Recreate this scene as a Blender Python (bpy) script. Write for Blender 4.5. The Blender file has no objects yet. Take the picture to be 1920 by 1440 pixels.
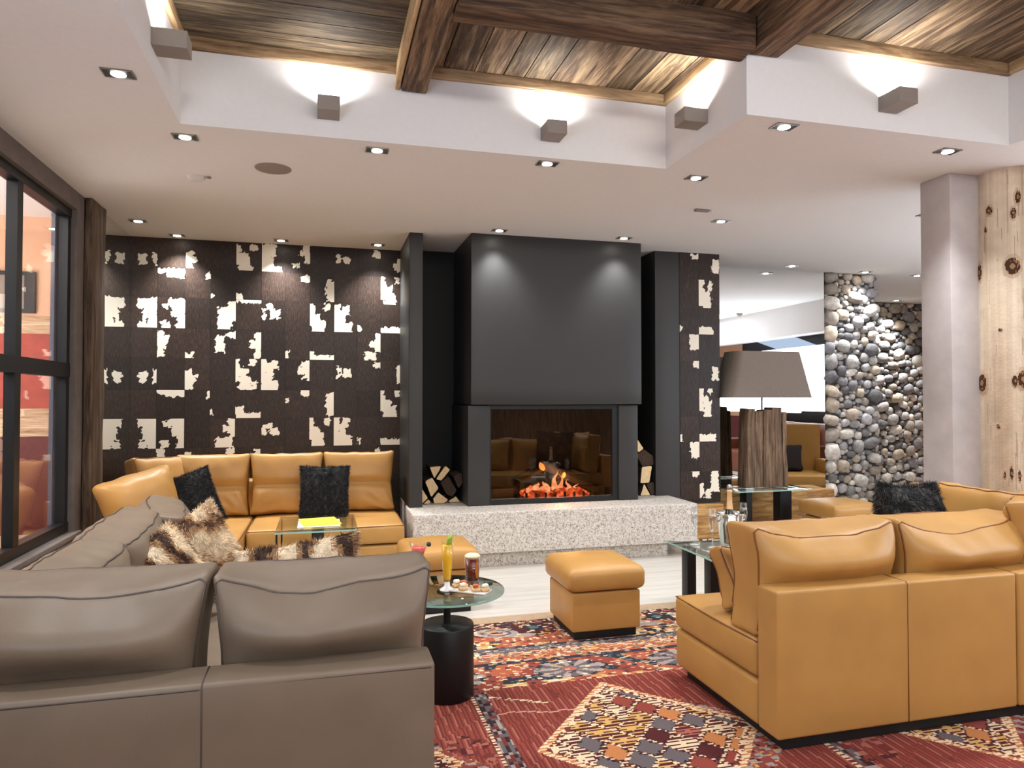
import bpy, bmesh, math, random
from mathutils import Vector, Matrix, noise, Euler
R_ = random.Random(11)
sc = bpy.context.scene
COL = sc.collection
PI = math.pi
ZC = 2.93

# ------------------------------------------------------------------ materials
def s2l(c):
    return tuple(((v/255)/12.92 if v/255 <= .04045 else ((v/255+.055)/1.055)**2.4) for v in c)

class NT:
    def __init__(s, name):
        s.m = bpy.data.materials.new(name); s.m.use_nodes = True
        s.t = s.m.node_tree; s.n = s.t.nodes; s.n.clear()
        s.out = s.n.new('ShaderNodeOutputMaterial')
    def add(s, typ, **kw):
        n = s.n.new('ShaderNode'+typ)
        for k, v in kw.items():
            if k in n.inputs: n.inputs[k].default_value = v
            else: setattr(n, k, v)
        return n
    def link(s, a, b): s.t.links.new(a, b)
    def surf(s, sh): s.link(sh.outputs[0], s.out.inputs['Surface'])
    def coord(s, scale=(1,1,1), kind='Object'):
        c = s.add('TexCoord'); mp = s.add('Mapping'); mp.inputs['Scale'].default_value = scale
        s.link(c.outputs[kind], mp.inputs['Vector']); return mp.outputs[0]
    def noise(s, vec, scale, detail=3, rough=.55, dist=0):
        n = s.add('TexNoise'); n.inputs['Scale'].default_value = scale; n.inputs['Detail'].default_value = detail
        n.inputs['Roughness'].default_value = rough; n.inputs['Distortion'].default_value = dist
        if vec is not None: s.link(vec, n.inputs['Vector'])
        return n.outputs['Fac']
    def ramp(s, fac, stops):
        r = s.add('ValToRGB'); e = r.color_ramp.elements
        while len(e) < len(stops): e.new(.5)
        for i, (p, c) in enumerate(stops): e[i].position = p; e[i].color = (*c, 1)
        s.link(fac, r.inputs[0]); return r.outputs[0]
    def mix(s, fac, a, b, mode='MIX'):
        n = s.add('Mix', data_type='RGBA', blend_type=mode)
        for i, v in ((0, fac), (6, a), (7, b)):
            if hasattr(v, 'is_output'): s.link(v, n.inputs[i])
            elif i == 0: n.inputs[0].default_value = v
            else: n.inputs[i].default_value = (*v, 1)
        return n.outputs[2]
    def attr(s, name): return s.add('Attribute', attribute_name=name)
    def bump(s, h, strength=.2, dist=.01):
        b = s.add('Bump'); b.inputs['Strength'].default_value = strength; b.inputs['Distance'].default_value = dist
        s.link(h, b.inputs['Height']); return b.outputs[0]
    def pbr(s, col, rough=.5, metal=0, bump=None, spec=.5):
        p = s.add('BsdfPrincipled')
        if hasattr(col, 'is_output'): s.link(col, p.inputs['Base Color'])
        else: p.inputs['Base Color'].default_value = (*col, 1)
        if hasattr(rough, 'is_output'): s.link(rough, p.inputs['Roughness'])
        else: p.inputs['Roughness'].default_value = rough
        p.inputs['Metallic'].default_value = metal
        p.inputs['Specular IOR Level'].default_value = spec
        if bump is not None: s.link(bump, p.inputs['Normal'])
        s.surf(p); return p

MAT = {}
def plain(name, rgb, rough=.5, metal=0, nz=60, amp=.06, bmp=.05, spec=.5):
    t = NT(name); v = t.coord(); c = s2l(rgb)
    f = t.noise(v, nz, 3)
    col = t.ramp(f, [(.3, tuple(x*(1-amp) for x in c)), (.7, tuple(min(1, x*(1+amp)) for x in c))])
    t.pbr(col, rough, metal, t.bump(f, bmp, .004) if bmp else None, spec)
    MAT[name] = t.m; return t.m

def leather(name, rgb, rough=.42):
    t = NT(name); v = t.coord(); c = s2l(rgb)
    big = t.noise(v, 5, 2)
    col = t.ramp(big, [(.3, tuple(x*.93 for x in c)), (.7, tuple(x*1.06 for x in c))])
    fine = t.noise(v, 260, 4, .6)
    big2 = t.noise(v, 22, 3, .5)
    m = t.add('Math', operation='MULTIPLY_ADD'); t.link(big2, m.inputs[0]); m.inputs[1].default_value = .35; t.link(fine, m.inputs[2])
    t.pbr(col, rough, 0, t.bump(m.outputs[0], .09, .004), .4)
    MAT[name] = t.m; return t.m

def wood(name, dark, mid, light, axis, rough=.75, scale=1.0, bmp=.35, tone=False, stretch=14):
    t = NT(name); sc_ = [stretch*scale]*3; sc_[axis] = 1.0*scale
    v = t.coord(tuple(sc_))
    f = t.noise(v, 2.2, 6, .62, .6)
    f2 = t.noise(v, 9, 4, .6, .3)
    m = t.add('Math', operation='MULTIPLY_ADD'); t.link(f2, m.inputs[0]); m.inputs[1].default_value = .35; t.link(f, m.inputs[2])
    col = t.ramp(m.outputs[0], [(.42, s2l(dark)), (.62, s2l(mid)), (.85, s2l(light))])
    if tone:
        a = t.attr('tone'); col = t.mix(1.0, col, a.outputs['Color'], 'MULTIPLY')
    t.pbr(col, rough, 0, t.bump(m.outputs[0], bmp, .006), .25)
    MAT[name] = t.m; return t.m

def emis(name, rgb, strength):
    t = NT(name); e = t.add('Emission'); e.inputs[0].default_value = (*s2l(rgb), 1); e.inputs[1].default_value = strength
    t.surf(e); MAT[name] = t.m; return t.m

def glassy(name, tint, refl=.06, rough=.0, fres=True, gcol=(1, 1, 1)):
    """thin pane: see-through tint plus a mirror-like reflection that grows at grazing angles"""
    t = NT(name)
    tr = t.add('BsdfTransparent'); tr.inputs[0].default_value = (*tint, 1)
    gl = t.add('BsdfGlossy'); gl.inputs['Roughness'].default_value = rough; gl.inputs[0].default_value = (*gcol, 1)
    mx = t.add('MixShader')
    if fres:
        fr = t.add('LayerWeight'); fr.inputs['Blend'].default_value = .5
        pw = t.add('Math', operation='POWER'); t.link(fr.outputs['Facing'], pw.inputs[0]); pw.inputs[1].default_value = 4.5
        m = t.add('Math', operation='MULTIPLY_ADD'); t.link(pw.outputs[0], m.inputs[0]); m.inputs[1].default_value = .9; m.inputs[2].default_value = refl; m.use_clamp = True
        t.link(m.outputs[0], mx.inputs[0])
    else: mx.inputs[0].default_value = refl
    t.link(tr.outputs[0], mx.inputs[1]); t.link(gl.outputs[0], mx.inputs[2]); t.surf(mx)
    MAT[name] = t.m; return t.m

def attrmat(name, attr='col', rough=.8, bump_scale=None, bmp=.3, spec=.3, var=.25, vs=40):
    t = NT(name); a = t.attr(attr); v = t.coord(); f = t.noise(v, vs, 4)
    k = t.ramp(f, [(.3, (1-var,)*3), (.7, (1+var,)*3)])
    col = t.mix(1.0, a.outputs['Color'], k, 'MULTIPLY')
    b = t.bump(t.noise(v, bump_scale, 4), bmp, .01) if bump_scale else None
    t.pbr(col, rough, 0, b, spec); MAT[name] = t.m; return t.m

plain('white_plaster', (225, 223, 222), .85, nz=30, amp=.015, bmp=.02, spec=.2)
plain('grey_plaster', (176, 168, 166), .75, nz=6, amp=.10, bmp=.06)
plain('taupe_plaster', (104, 94, 88), .8, nz=12, amp=.12, bmp=.08)
plain('peach_paint', (214, 170, 138), .8, nz=6, amp=.05)
plain('red_paint', (158, 66, 52), .7, nz=9, amp=.15)
plain('maroon_paint', (96, 40, 40), .7, nz=9, amp=.15)
plain('charcoal_steel', (50, 49, 48), .5, .2, nz=80, amp=.04, bmp=.02)
plain('black_steel', (18, 18, 20), .45, .2, nz=80, amp=.05, bmp=.02)
plain('black_paint', (10, 10, 11), .7, 0, nz=40, amp=.05, bmp=.02)
plain('window_steel', (22, 23, 27), .4, .3, nz=60, amp=.05, bmp=.02)
plain('blue_grey_paint', (96, 100, 118), .5, 0)
plain('sconce_metal', (138, 128, 120), .55, .1, nz=120, amp=.05, bmp=.03)
plain('chrome', (225, 222, 218), .12, 1.0, bmp=0)
plain('dull_chrome', (150, 148, 146), .35, .8, bmp=0)
plain('speaker_cloth', (140, 128, 118), .9, nz=400, amp=.12)
plain('white_plastic', (215, 208, 205), .5)
plain('lamp_linen', (126, 115, 105), .95, nz=160, amp=.18, bmp=.25)
plain('glass_edge', (150, 190, 176), .2, nz=30)
plain('yellow_paper', (245, 215, 60), .6, nz=20, amp=.05)
plain('white_paper', (240, 240, 235), .7)
plain('champagne_foil', (235, 190, 140), .4, .3)
plain('bottle_green', (30, 40, 22), .15)
plain('brown_leather', (112, 60, 40), .45)
plain('dark_cloth', (40, 34, 36), .9)
plain('tan_stone_strip', (176, 150, 122), .5, nz=30, amp=.08)
plain('mortar', (58, 54, 52), .95, nz=40, amp=.3, bmp=.4)
plain('ash', (60, 52, 48), .95, nz=60, amp=.3)
plain('log_wood', (205, 168, 118), .85, nz=30, amp=.15, bmp=.3)
plain('log_bark', (62, 46, 36), .95, nz=30, amp=.35, bmp=.8)
plain('cut_wood', (226, 196, 150), .85, nz=40, amp=.12, bmp=.2)
plain('foam', (238, 214, 180), .8, nz=100, amp=.06)
plain('bread', (226, 190, 140), .85, nz=60, amp=.18, bmp=.4)
plain('ham', (204, 96, 64), .5, nz=60, amp=.2)
plain('olive', (50, 56, 42), .3)
plain('cream_cheese', (244, 234, 214), .6)
plain('lime', (140, 180, 60), .5)
plain('slate', (206, 200, 192), .4)
leather('orange_leather', (180, 134, 73), .40)
leather('grey_leather', (116, 100, 84), .46)
plain('orange_piping', (120, 72, 30), .5)
plain('grey_piping', (72, 60, 52), .5)
wood('ceiling_planks_along', (40, 30, 24), (92, 75, 59), (160, 138, 110), 1, tone=True)
wood('ceiling_planks_across', (34, 26, 20), (78, 63, 50), (140, 120, 96), 0, tone=True)
wood('beam_along', (38, 27, 20), (88, 66, 50), (146, 118, 88), 1)
wood('beam_across', (34, 24, 18), (76, 56, 42), (120, 94, 70), 0)
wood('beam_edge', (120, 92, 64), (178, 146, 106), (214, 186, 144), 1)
wood('trim_wood', (78, 60, 44), (134, 108, 80), (178, 150, 116), 0, stretch=9)
wood('timber_upright', (30, 22, 17), (74, 58, 46), (112, 92, 74), 2)
wood('old_plank', (86, 58, 30), (160, 118, 70), (204, 164, 108), 0, stretch=9)
wood('lamp_timber', (44, 34, 28), (98, 78, 62), (140, 116, 92), 2)
wood('annex_plank', (110, 88, 70), (176, 146, 116), (216, 190, 158), 0)
wood('floor_tile', (178, 172, 163), (194, 188, 179), (206, 201, 193), 0, rough=.32, scale=.6, bmp=.03)
emis('lamp_white', (255, 246, 230), 26)
emis('uplight_white', (255, 246, 230), 22)
emis('screen_white', (236, 242, 255), 4.5)
def glow(name, stops, strength, scale):
    t = NT(name); f = t.noise(t.coord(), scale, 4, .6); c = t.ramp(f, stops); e = t.add('Emission'); t.link(c, e.inputs[0]); e.inputs[1].default_value = strength; t.surf(e); MAT[name] = t.m
glow('ember', [(.30, (.012, .004, .003)), (.44, (.30, .02, .008)), (.58, (1, .16, .05)), (.74, (1, .6, .3))], 1.6, 16)
glow('flame', [(.3, (1, .22, .08)), (.55, (1, .46, .22)), (.8, (1, .8, .55))], 1.7, 22)
glassy('window_glass', (.95, .95, .96), .10)
glassy('fire_glass', (.70, .64, .58), .07)
glassy('table_glass', (.86, .93, .91), .10)
glassy('drink_glass', (.94, .95, .95), .10)
t = NT('mirror_silver'); g = t.add('BsdfGlossy'); g.inputs[0].default_value = (.86, .87, .86, 1); g.inputs['Roughness'].default_value = 0; t.surf(g); MAT['mirror_silver'] = t.m
def juice(name, rgb):
    t = NT(name); p = t.pbr(s2l(rgb), .25); p.inputs['Subsurface Weight'].default_value = 0; MAT[name] = t.m
t = NT('glass_white'); t.pbr((.85, .85, .85), .15); MAT['glass_white'] = t.m
glassy('clear_glass', (.985, .985, .985), .03)
juice('orange_juice', (255, 196, 40)); juice('pink_cocktail', (240, 104, 92)); juice('cola', (110, 30, 14)); juice('amber', (190, 110, 30))
attrmat('stone', 'col', .75, 30, .6, .3, .28, 22)
attrmat('carpet', 'col', .95, 300, .5, .1, .16, 160)
attrmat('fur', 'col', .75, None, 0, .3, .2, 30)
attrmat('log_column', 'col', .8, 60, .35, .25, .10, 12)
# granite
t = NT('granite'); v = t.coord(); f = t.noise(v, 95, 3, .7); f2 = t.noise(v, 38, 2, .6)
m = t.add('Math', operation='MULTIPLY_ADD'); t.link(f2, m.inputs[0]); m.inputs[1].default_value = .4; t.link(f, m.inputs[2])
col = t.ramp(m.outputs[0], [(.5, s2l((92, 84, 78))), (.6, s2l((168, 158, 148))), (.7, s2l((196, 188, 178))), (.85, s2l((222, 214, 206)))])
t.pbr(col, .55, 0, t.bump(f, .15, .003)); MAT['granite'] = t.m
# cow hide: attribute 'white' thresholded with a fine noise so that the patch edges are ragged
t = NT('cowhide'); v = t.coord(); a = t.attr('white'); f = t.noise(v, 70, 5, .7); b = t.attr('tone')
m = t.add('Math', operation='MULTIPLY_ADD'); t.link(f, m.inputs[0]); m.inputs[1].default_value = .62; t.link(a.outputs['Fac'], m.inputs[2])
th = t.add('MapRange'); th.inputs[1].default_value = .66; th.inputs[2].default_value = .71; t.link(m.outputs[0], th.inputs[0])
hair = t.noise(t.coord((60, 60, 7)), 3, 4, .6, .4)
brown = t.ramp(hair, [(.25, s2l((20, 14, 11))), (.5, s2l((42, 31, 25))), (.8, s2l((78, 59, 46)))])
brown = t.mix(1.0, brown, b.outputs['Color'], 'MULTIPLY')
col = t.mix(th.outputs[0], brown, s2l((236, 226, 208)))
t.pbr(col, .45, 0, t.bump(hair, .25, .003), .3); MAT['cowhide'] = t.m

# ------------------------------------------------------------------ mesh helpers
class MB:
    def __init__(s): s.v = []; s.f = []; s.sm = []; s.mi = []; s.fc = []; s.pv = []
    def raw(s, vs, fs, smooth=False, mi=0, fc=None):
        o = len(s.v); s.v += [tuple(p) for p in vs]
        for k, f in enumerate(fs):
            s.f.append([i+o for i in f]); s.sm.append(smooth); s.mi.append(mi)
            s.fc.append((1, 1, 1) if fc is None else (fc[k] if isinstance(fc, list) else fc))
        return s
    def box(s, x0, x1, y0, y1, z0, z1, mi=0, fc=None):
        vs = [(x0,y0,z0),(x1,y0,z0),(x1,y1,z0),(x0,y1,z0),(x0,y0,z1),(x1,y0,z1),(x1,y1,z1),(x0,y1,z1)]
        return s.raw(vs, [(0,3,2,1),(4,5,6,7),(0,1,5,4),(1,2,6,5),(2,3,7,6),(3,0,4,7)], False, mi, fc)
    def rbox(s, x0, x1, y0, y1, z0, z1, r=.02, n=3, fn=None, mi=0, cell=.09, most=10):
        """box with rounded edges and a few subdivisions; fn bends each vertex"""
        hx, hy, hz = (x1-x0)/2, (y1-y0)/2, (z1-z0)/2; c = Vector(((x0+x1)/2, (y0+y1)/2, (z0+z1)/2)); r = min(r, hx*.98, hy*.98, hz*.98)
        def axis(h):
            inner = h-r; k = max(1, min(most, int(2*inner/cell)))
            a = [-h+r*(1-math.cos(i/n*PI/2)) for i in range(n)]
            return a+[-inner+2*inner*i/k for i in range(k+1)]+[-q for q in reversed(a)]
        ax = [axis(hx), axis(hy), axis(hz)]; H = (hx, hy, hz); cache = {}; vs = []; fs = []
        def put(p):
            key = tuple(round(q, 6) for q in p)
            if key in cache: return cache[key]
            q = Vector(p); inn = Vector([max(-(H[i]-r), min(H[i]-r, q[i])) for i in range(3)]); d = q-inn
            if d.length > 1e-9: q = inn+d.normalized()*r
            w = q+c
            if fn: w = fn(w, Vector((q.x/hx, q.y/hy, q.z/hz)))
            cache[key] = len(vs); vs.append(tuple(w)); return cache[key]
        for d in range(3):
            a, b = (d+1) % 3, (d+2) % 3
            for sgn in (-1, 1):
                for i in range(len(ax[a])-1):
                    for j in range(len(ax[b])-1):
                        q = []
                        for (ii, jj) in ((i, j), (i+1, j), (i+1, j+1), (i, j+1)):
                            p = [0, 0, 0]; p[d] = sgn*H[d]; p[a] = ax[a][ii]; p[b] = ax[b][jj]; q.append(put(p))
                        if sgn < 0: q.reverse()
                        if len(set(q)) > 2: fs.append([k for n_, k in enumerate(q) if k not in q[:n_]])
        return s.raw(vs, fs, True, mi)
    def tube(s, pts, r, n=8, closed=False, mi=0, caps=True):
        pts = [Vector(p) for p in pts]; vs = []; fs = []; N = len(pts); prev = None
        for i, p in enumerate(pts):
            a = pts[(i-1) % N] if (closed or i > 0) else p; b = pts[(i+1) % N] if (closed or i < N-1) else p
            t_ = (b-a).normalized() if (b-a).length > 1e-9 else Vector((0, 0, 1))
            u = t_.cross(Vector((0, 0, 1)) if abs(t_.z) < .9 else Vector((1, 0, 0))).normalized()
            if prev is not None:
                u = prev-t_*prev.dot(t_); u = u.normalized() if u.length > 1e-6 else prev
            prev = u; w = t_.cross(u); rr = r[i] if isinstance(r, (list, tuple)) else r
            vs += [tuple(p+u*rr*math.cos(2*PI*k/n)+w*rr*math.sin(2*PI*k/n)) for k in range(n)]
        for i in range(N if closed else N-1):
            j = (i+1) % N
            fs += [(i*n+k, i*n+(k+1) % n, j*n+(k+1) % n, j*n+k) for k in range(n)]
        if not closed and caps: fs += [tuple(reversed(range(n))), tuple((N-1)*n+k for k in range(n))]
        return s.raw(vs, fs, True, mi)
    def lathe(s, x, y, prof, n=32, mi=0):
        vs = []; fs = []
        for (r, z) in prof: vs += [(x+r*math.cos(2*PI*k/n), y+r*math.sin(2*PI*k/n), z) for k in range(n)]
        for i in range(len(prof)-1):
            fs += [(i*n+k, i*n+(k+1) % n, (i+1)*n+(k+1) % n, (i+1)*n+k) for k in range(n)]
        return s.raw(vs, fs, True, mi)
    def cyl(s, x, y, z0, z1, r, n=32, mi=0, r1=None):
        r1 = r if r1 is None else r1
        s.lathe(x, y, [(r, z0), (r1, z1)], n, mi)
        s.raw([(x+r*math.cos(2*PI*k/n), y+r*math.sin(2*PI*k/n), z0) for k in range(n)], [tuple(reversed(range(n)))], False, mi)
        return s.raw([(x+r1*math.cos(2*PI*k/n), y+r1*math.sin(2*PI*k/n), z1) for k in range(n)], [tuple(range(n))], False, mi)
    def xf(s, M):
        s.v = [tuple(M @ Vector(p)) for p in s.v]; return s
    def build(s, name, mat, parent=None, origin=None):
        o3 = org(parent) if parent is not None else Vector(origin or (0, 0, 0))
        me = bpy.data.meshes.new(name)
        me.from_pydata([(p[0]-o3.x, p[1]-o3.y, p[2]-o3.z) for p in s.v], [], s.f)
        me.polygons.foreach_set('use_smooth', s.sm); me.polygons.foreach_set('material_index', s.mi)
        mats = mat if isinstance(mat, (list, tuple)) else [mat]
        for m_ in mats: me.materials.append(MAT[m_] if isinstance(m_, str) else m_)
        return finish(me, name, parent, o3, s.fc)

def finish(me, name, parent, o3, fc=None):
    if fc is not None and any(c != (1, 1, 1) for c in fc):
        for an in ('col', 'tone'):
            at = me.attributes.new(an, 'FLOAT_COLOR', 'FACE')
            at.data.foreach_set('color', [q for c in fc for q in (*c, 1)])
    me.update()
    o = bpy.data.objects.new(name, me); COL.objects.link(o)
    if parent is not None: o.parent = parent
    else: o.location = o3
    return o

def org(o):
    p = Vector((0, 0, 0))
    while o is not None: p += o.location; o = o.parent
    return p
def tag(o, label=None, cat=None, group=None, kind=None):
    if label: o['label'] = label
    if cat: o['category'] = cat
    if group: o['group'] = group
    if kind: o['kind'] = kind
    return o
def thing(name, label, cat, loc, group=None):
    o = bpy.data.objects.new(name, None); COL.objects.link(o); o.location = loc; o.empty_display_size = .1
    return tag(o, label, cat, group)
def struct(o): o['kind'] = 'structure'; return o
def copy_tree(o, parent=None):
    c = o.copy(); COL.objects.link(c)
    if parent is not None: c.parent = parent
    for ch in list(o.children): copy_tree(ch, c)
    return c
def dup(o, loc, label, group=None):
    c = copy_tree(o); c.location = loc; c['label'] = label
    if group: c['group'] = group
    return c
def spot(name, loc, power, size, blend, parent=None, target=(0, 0, -1), col=(1, .95, .88), r=.03):
    l = bpy.data.lights.new(name, 'SPOT'); l.energy = power; l.spot_size = math.radians(size); l.spot_blend = blend; l.color = col; l.shadow_soft_size = r
    o = bpy.data.objects.new(name, l); COL.objects.link(o)
    o.rotation_euler = Vector(target).to_track_quat('-Z', 'Y').to_euler()
    if parent is not None: o.parent = parent; o.location = Vector(loc)-org(parent)
    else: o.location = loc
    return o
def area(name, loc, power, sx, sy, target, col=(1, .95, .9)):
    l = bpy.data.lights.new(name, 'AREA'); l.shape = 'RECTANGLE'; l.size = sx; l.size_y = sy; l.energy = power; l.color = col
    o = bpy.data.objects.new(name, l); COL.objects.link(o); o.location = loc
    o.rotation_euler = Vector(target).to_track_quat('-Z', 'Y').to_euler(); return o
def nz(x, y, z): return noise.noise(Vector((x, y, z)))
LK = 1.0
# ------------------------------------------------------------------ room shell
m = MB().box(-6.2, 9.4, -3.8, 9.6, -.12, 0); struct(m.build('floor', 'floor_tile'))
m = MB()
for b in ((-1.84, -.753, -3.8, 9.6), (-.753, 2.125, 4.1, 9.6), (2.125, 3.87, 3.2, 9.6), (3.87, 9.4, -3.8, 9.6), (-.753, 3.87, -3.8, -2.6)):
    m.box(*b, ZC, 3.6)
struct(m.build('ceiling', 'white_plaster'))
def tone():
    k = R_.choice([.5, .62, .75, .85, 1.0, 1.1, 1.25, .9]); return (k*R_.uniform(.97, 1.05), k, k*R_.uniform(.92, 1.0))
m = MB(); y = -2.6
while y < 4.1:
    w = R_.uniform(.13, .24); m.box(-.753, .46, y, min(y+w-.007, 4.1), 3.40, 3.425, 0, tone()); y += w
struct(m.build('ceiling_boards', 'ceiling_planks_across'))
m = MB(); x = .5
while x < 2.14:
    w = R_.uniform(.13, .23); m.box(x, min(x+w-.007, 2.14), -2.6, 4.1, 3.40, 3.425, 0, tone()); x += w
x = 2.14
while x < 3.87:
    w = R_.uniform(.15, .26); m.box(x, min(x+w-.007, 3.87), -2.6, 3.2, 3.40, 3.425, 0, tone()); x += w
struct(m.build('ceiling_boards', 'ceiling_planks_along'))
m = MB().box(-.753, 3.87, -2.6, 4.1, 3.425, 3.5); struct(m.build('ceiling_backing', 'black_paint'))
def rough_box(x0, x1, y0, y1, z0, z1, ax, amp=.008, seed=0, r=.012):
    n = Vector((9, 9, 9)); n[ax] = 2.2
    def fn(w, q): 
        o = Vector((nz(w.x*n.x+seed, w.y*n.y, w.z*n.z), nz(w.x*n.x, w.y*n.y+seed+7, w.z*n.z), nz(w.x*n.x, w.y*n.y, w.z*n.z+seed+3)))
        o[ax] = 0; return w+o*amp*2
    return MB().rbox(x0, x1, y0, y1, z0, z1, r, 2, fn)
def trimbox(i, *b, ax=0):
    struct(rough_box(*b, ax, .003, i, .004).build('trim_%d' % i, 'beam_edge' if ax == 1 else 'trim_wood'))
trimbox(1, -.753, 2.125, 4.07, 4.1, 3.335, 3.40)
trimbox(2, -.753, -.72, -2.6, 4.07, 3.335, 3.40, ax=1)
trimbox(3, 2.095, 2.125, 3.3, 4.07, 3.335, 3.40, ax=1)
trimbox(4, 2.31, 3.87, 3.17, 3.2, 3.335, 3.40)
trimbox(5, 3.84, 3.87, -2.6, 3.17, 3.335, 3.40, ax=1)
b = rough_box(.425, .58, -2.6, 4.095, 3.235, 3.41, 1, .012, 4).build('ceiling_beam', 'beam_along', None, (.5, 0, 3.235))
tag(b, 'thick rough-hewn old timber beam ending on the white wall between two uplights', 'beam', 'old timber ceiling beams')
rough_box(.402, .424, -2.6, 4.094, 3.25, 3.405, 1, .010, 61, .006).build('lit_side_strip', 'beam_edge', b)  # pale strip: uplight glow on this beam side put into the wood colour
b = rough_box(.58, 2.12, 3.10, 3.25, 3.225, 3.41, 0, .008, 14).build('ceiling_beam', 'beam_across', None, (1.3, 3.2, 3.225))
tag(b, 'dark timber crossbeam running from the thick beam to the white corner', 'beam', 'old timber ceiling beams')
b = rough_box(2.13, 2.31, -2.6, 3.2, 3.245, 3.41, 1, .008, 24).build('ceiling_beam', 'beam_along', None, (2.2, 0, 3.245))
tag(b, 'brown timber beam starting at the projecting white ceiling corner', 'beam', 'old timber ceiling beams')

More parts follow.
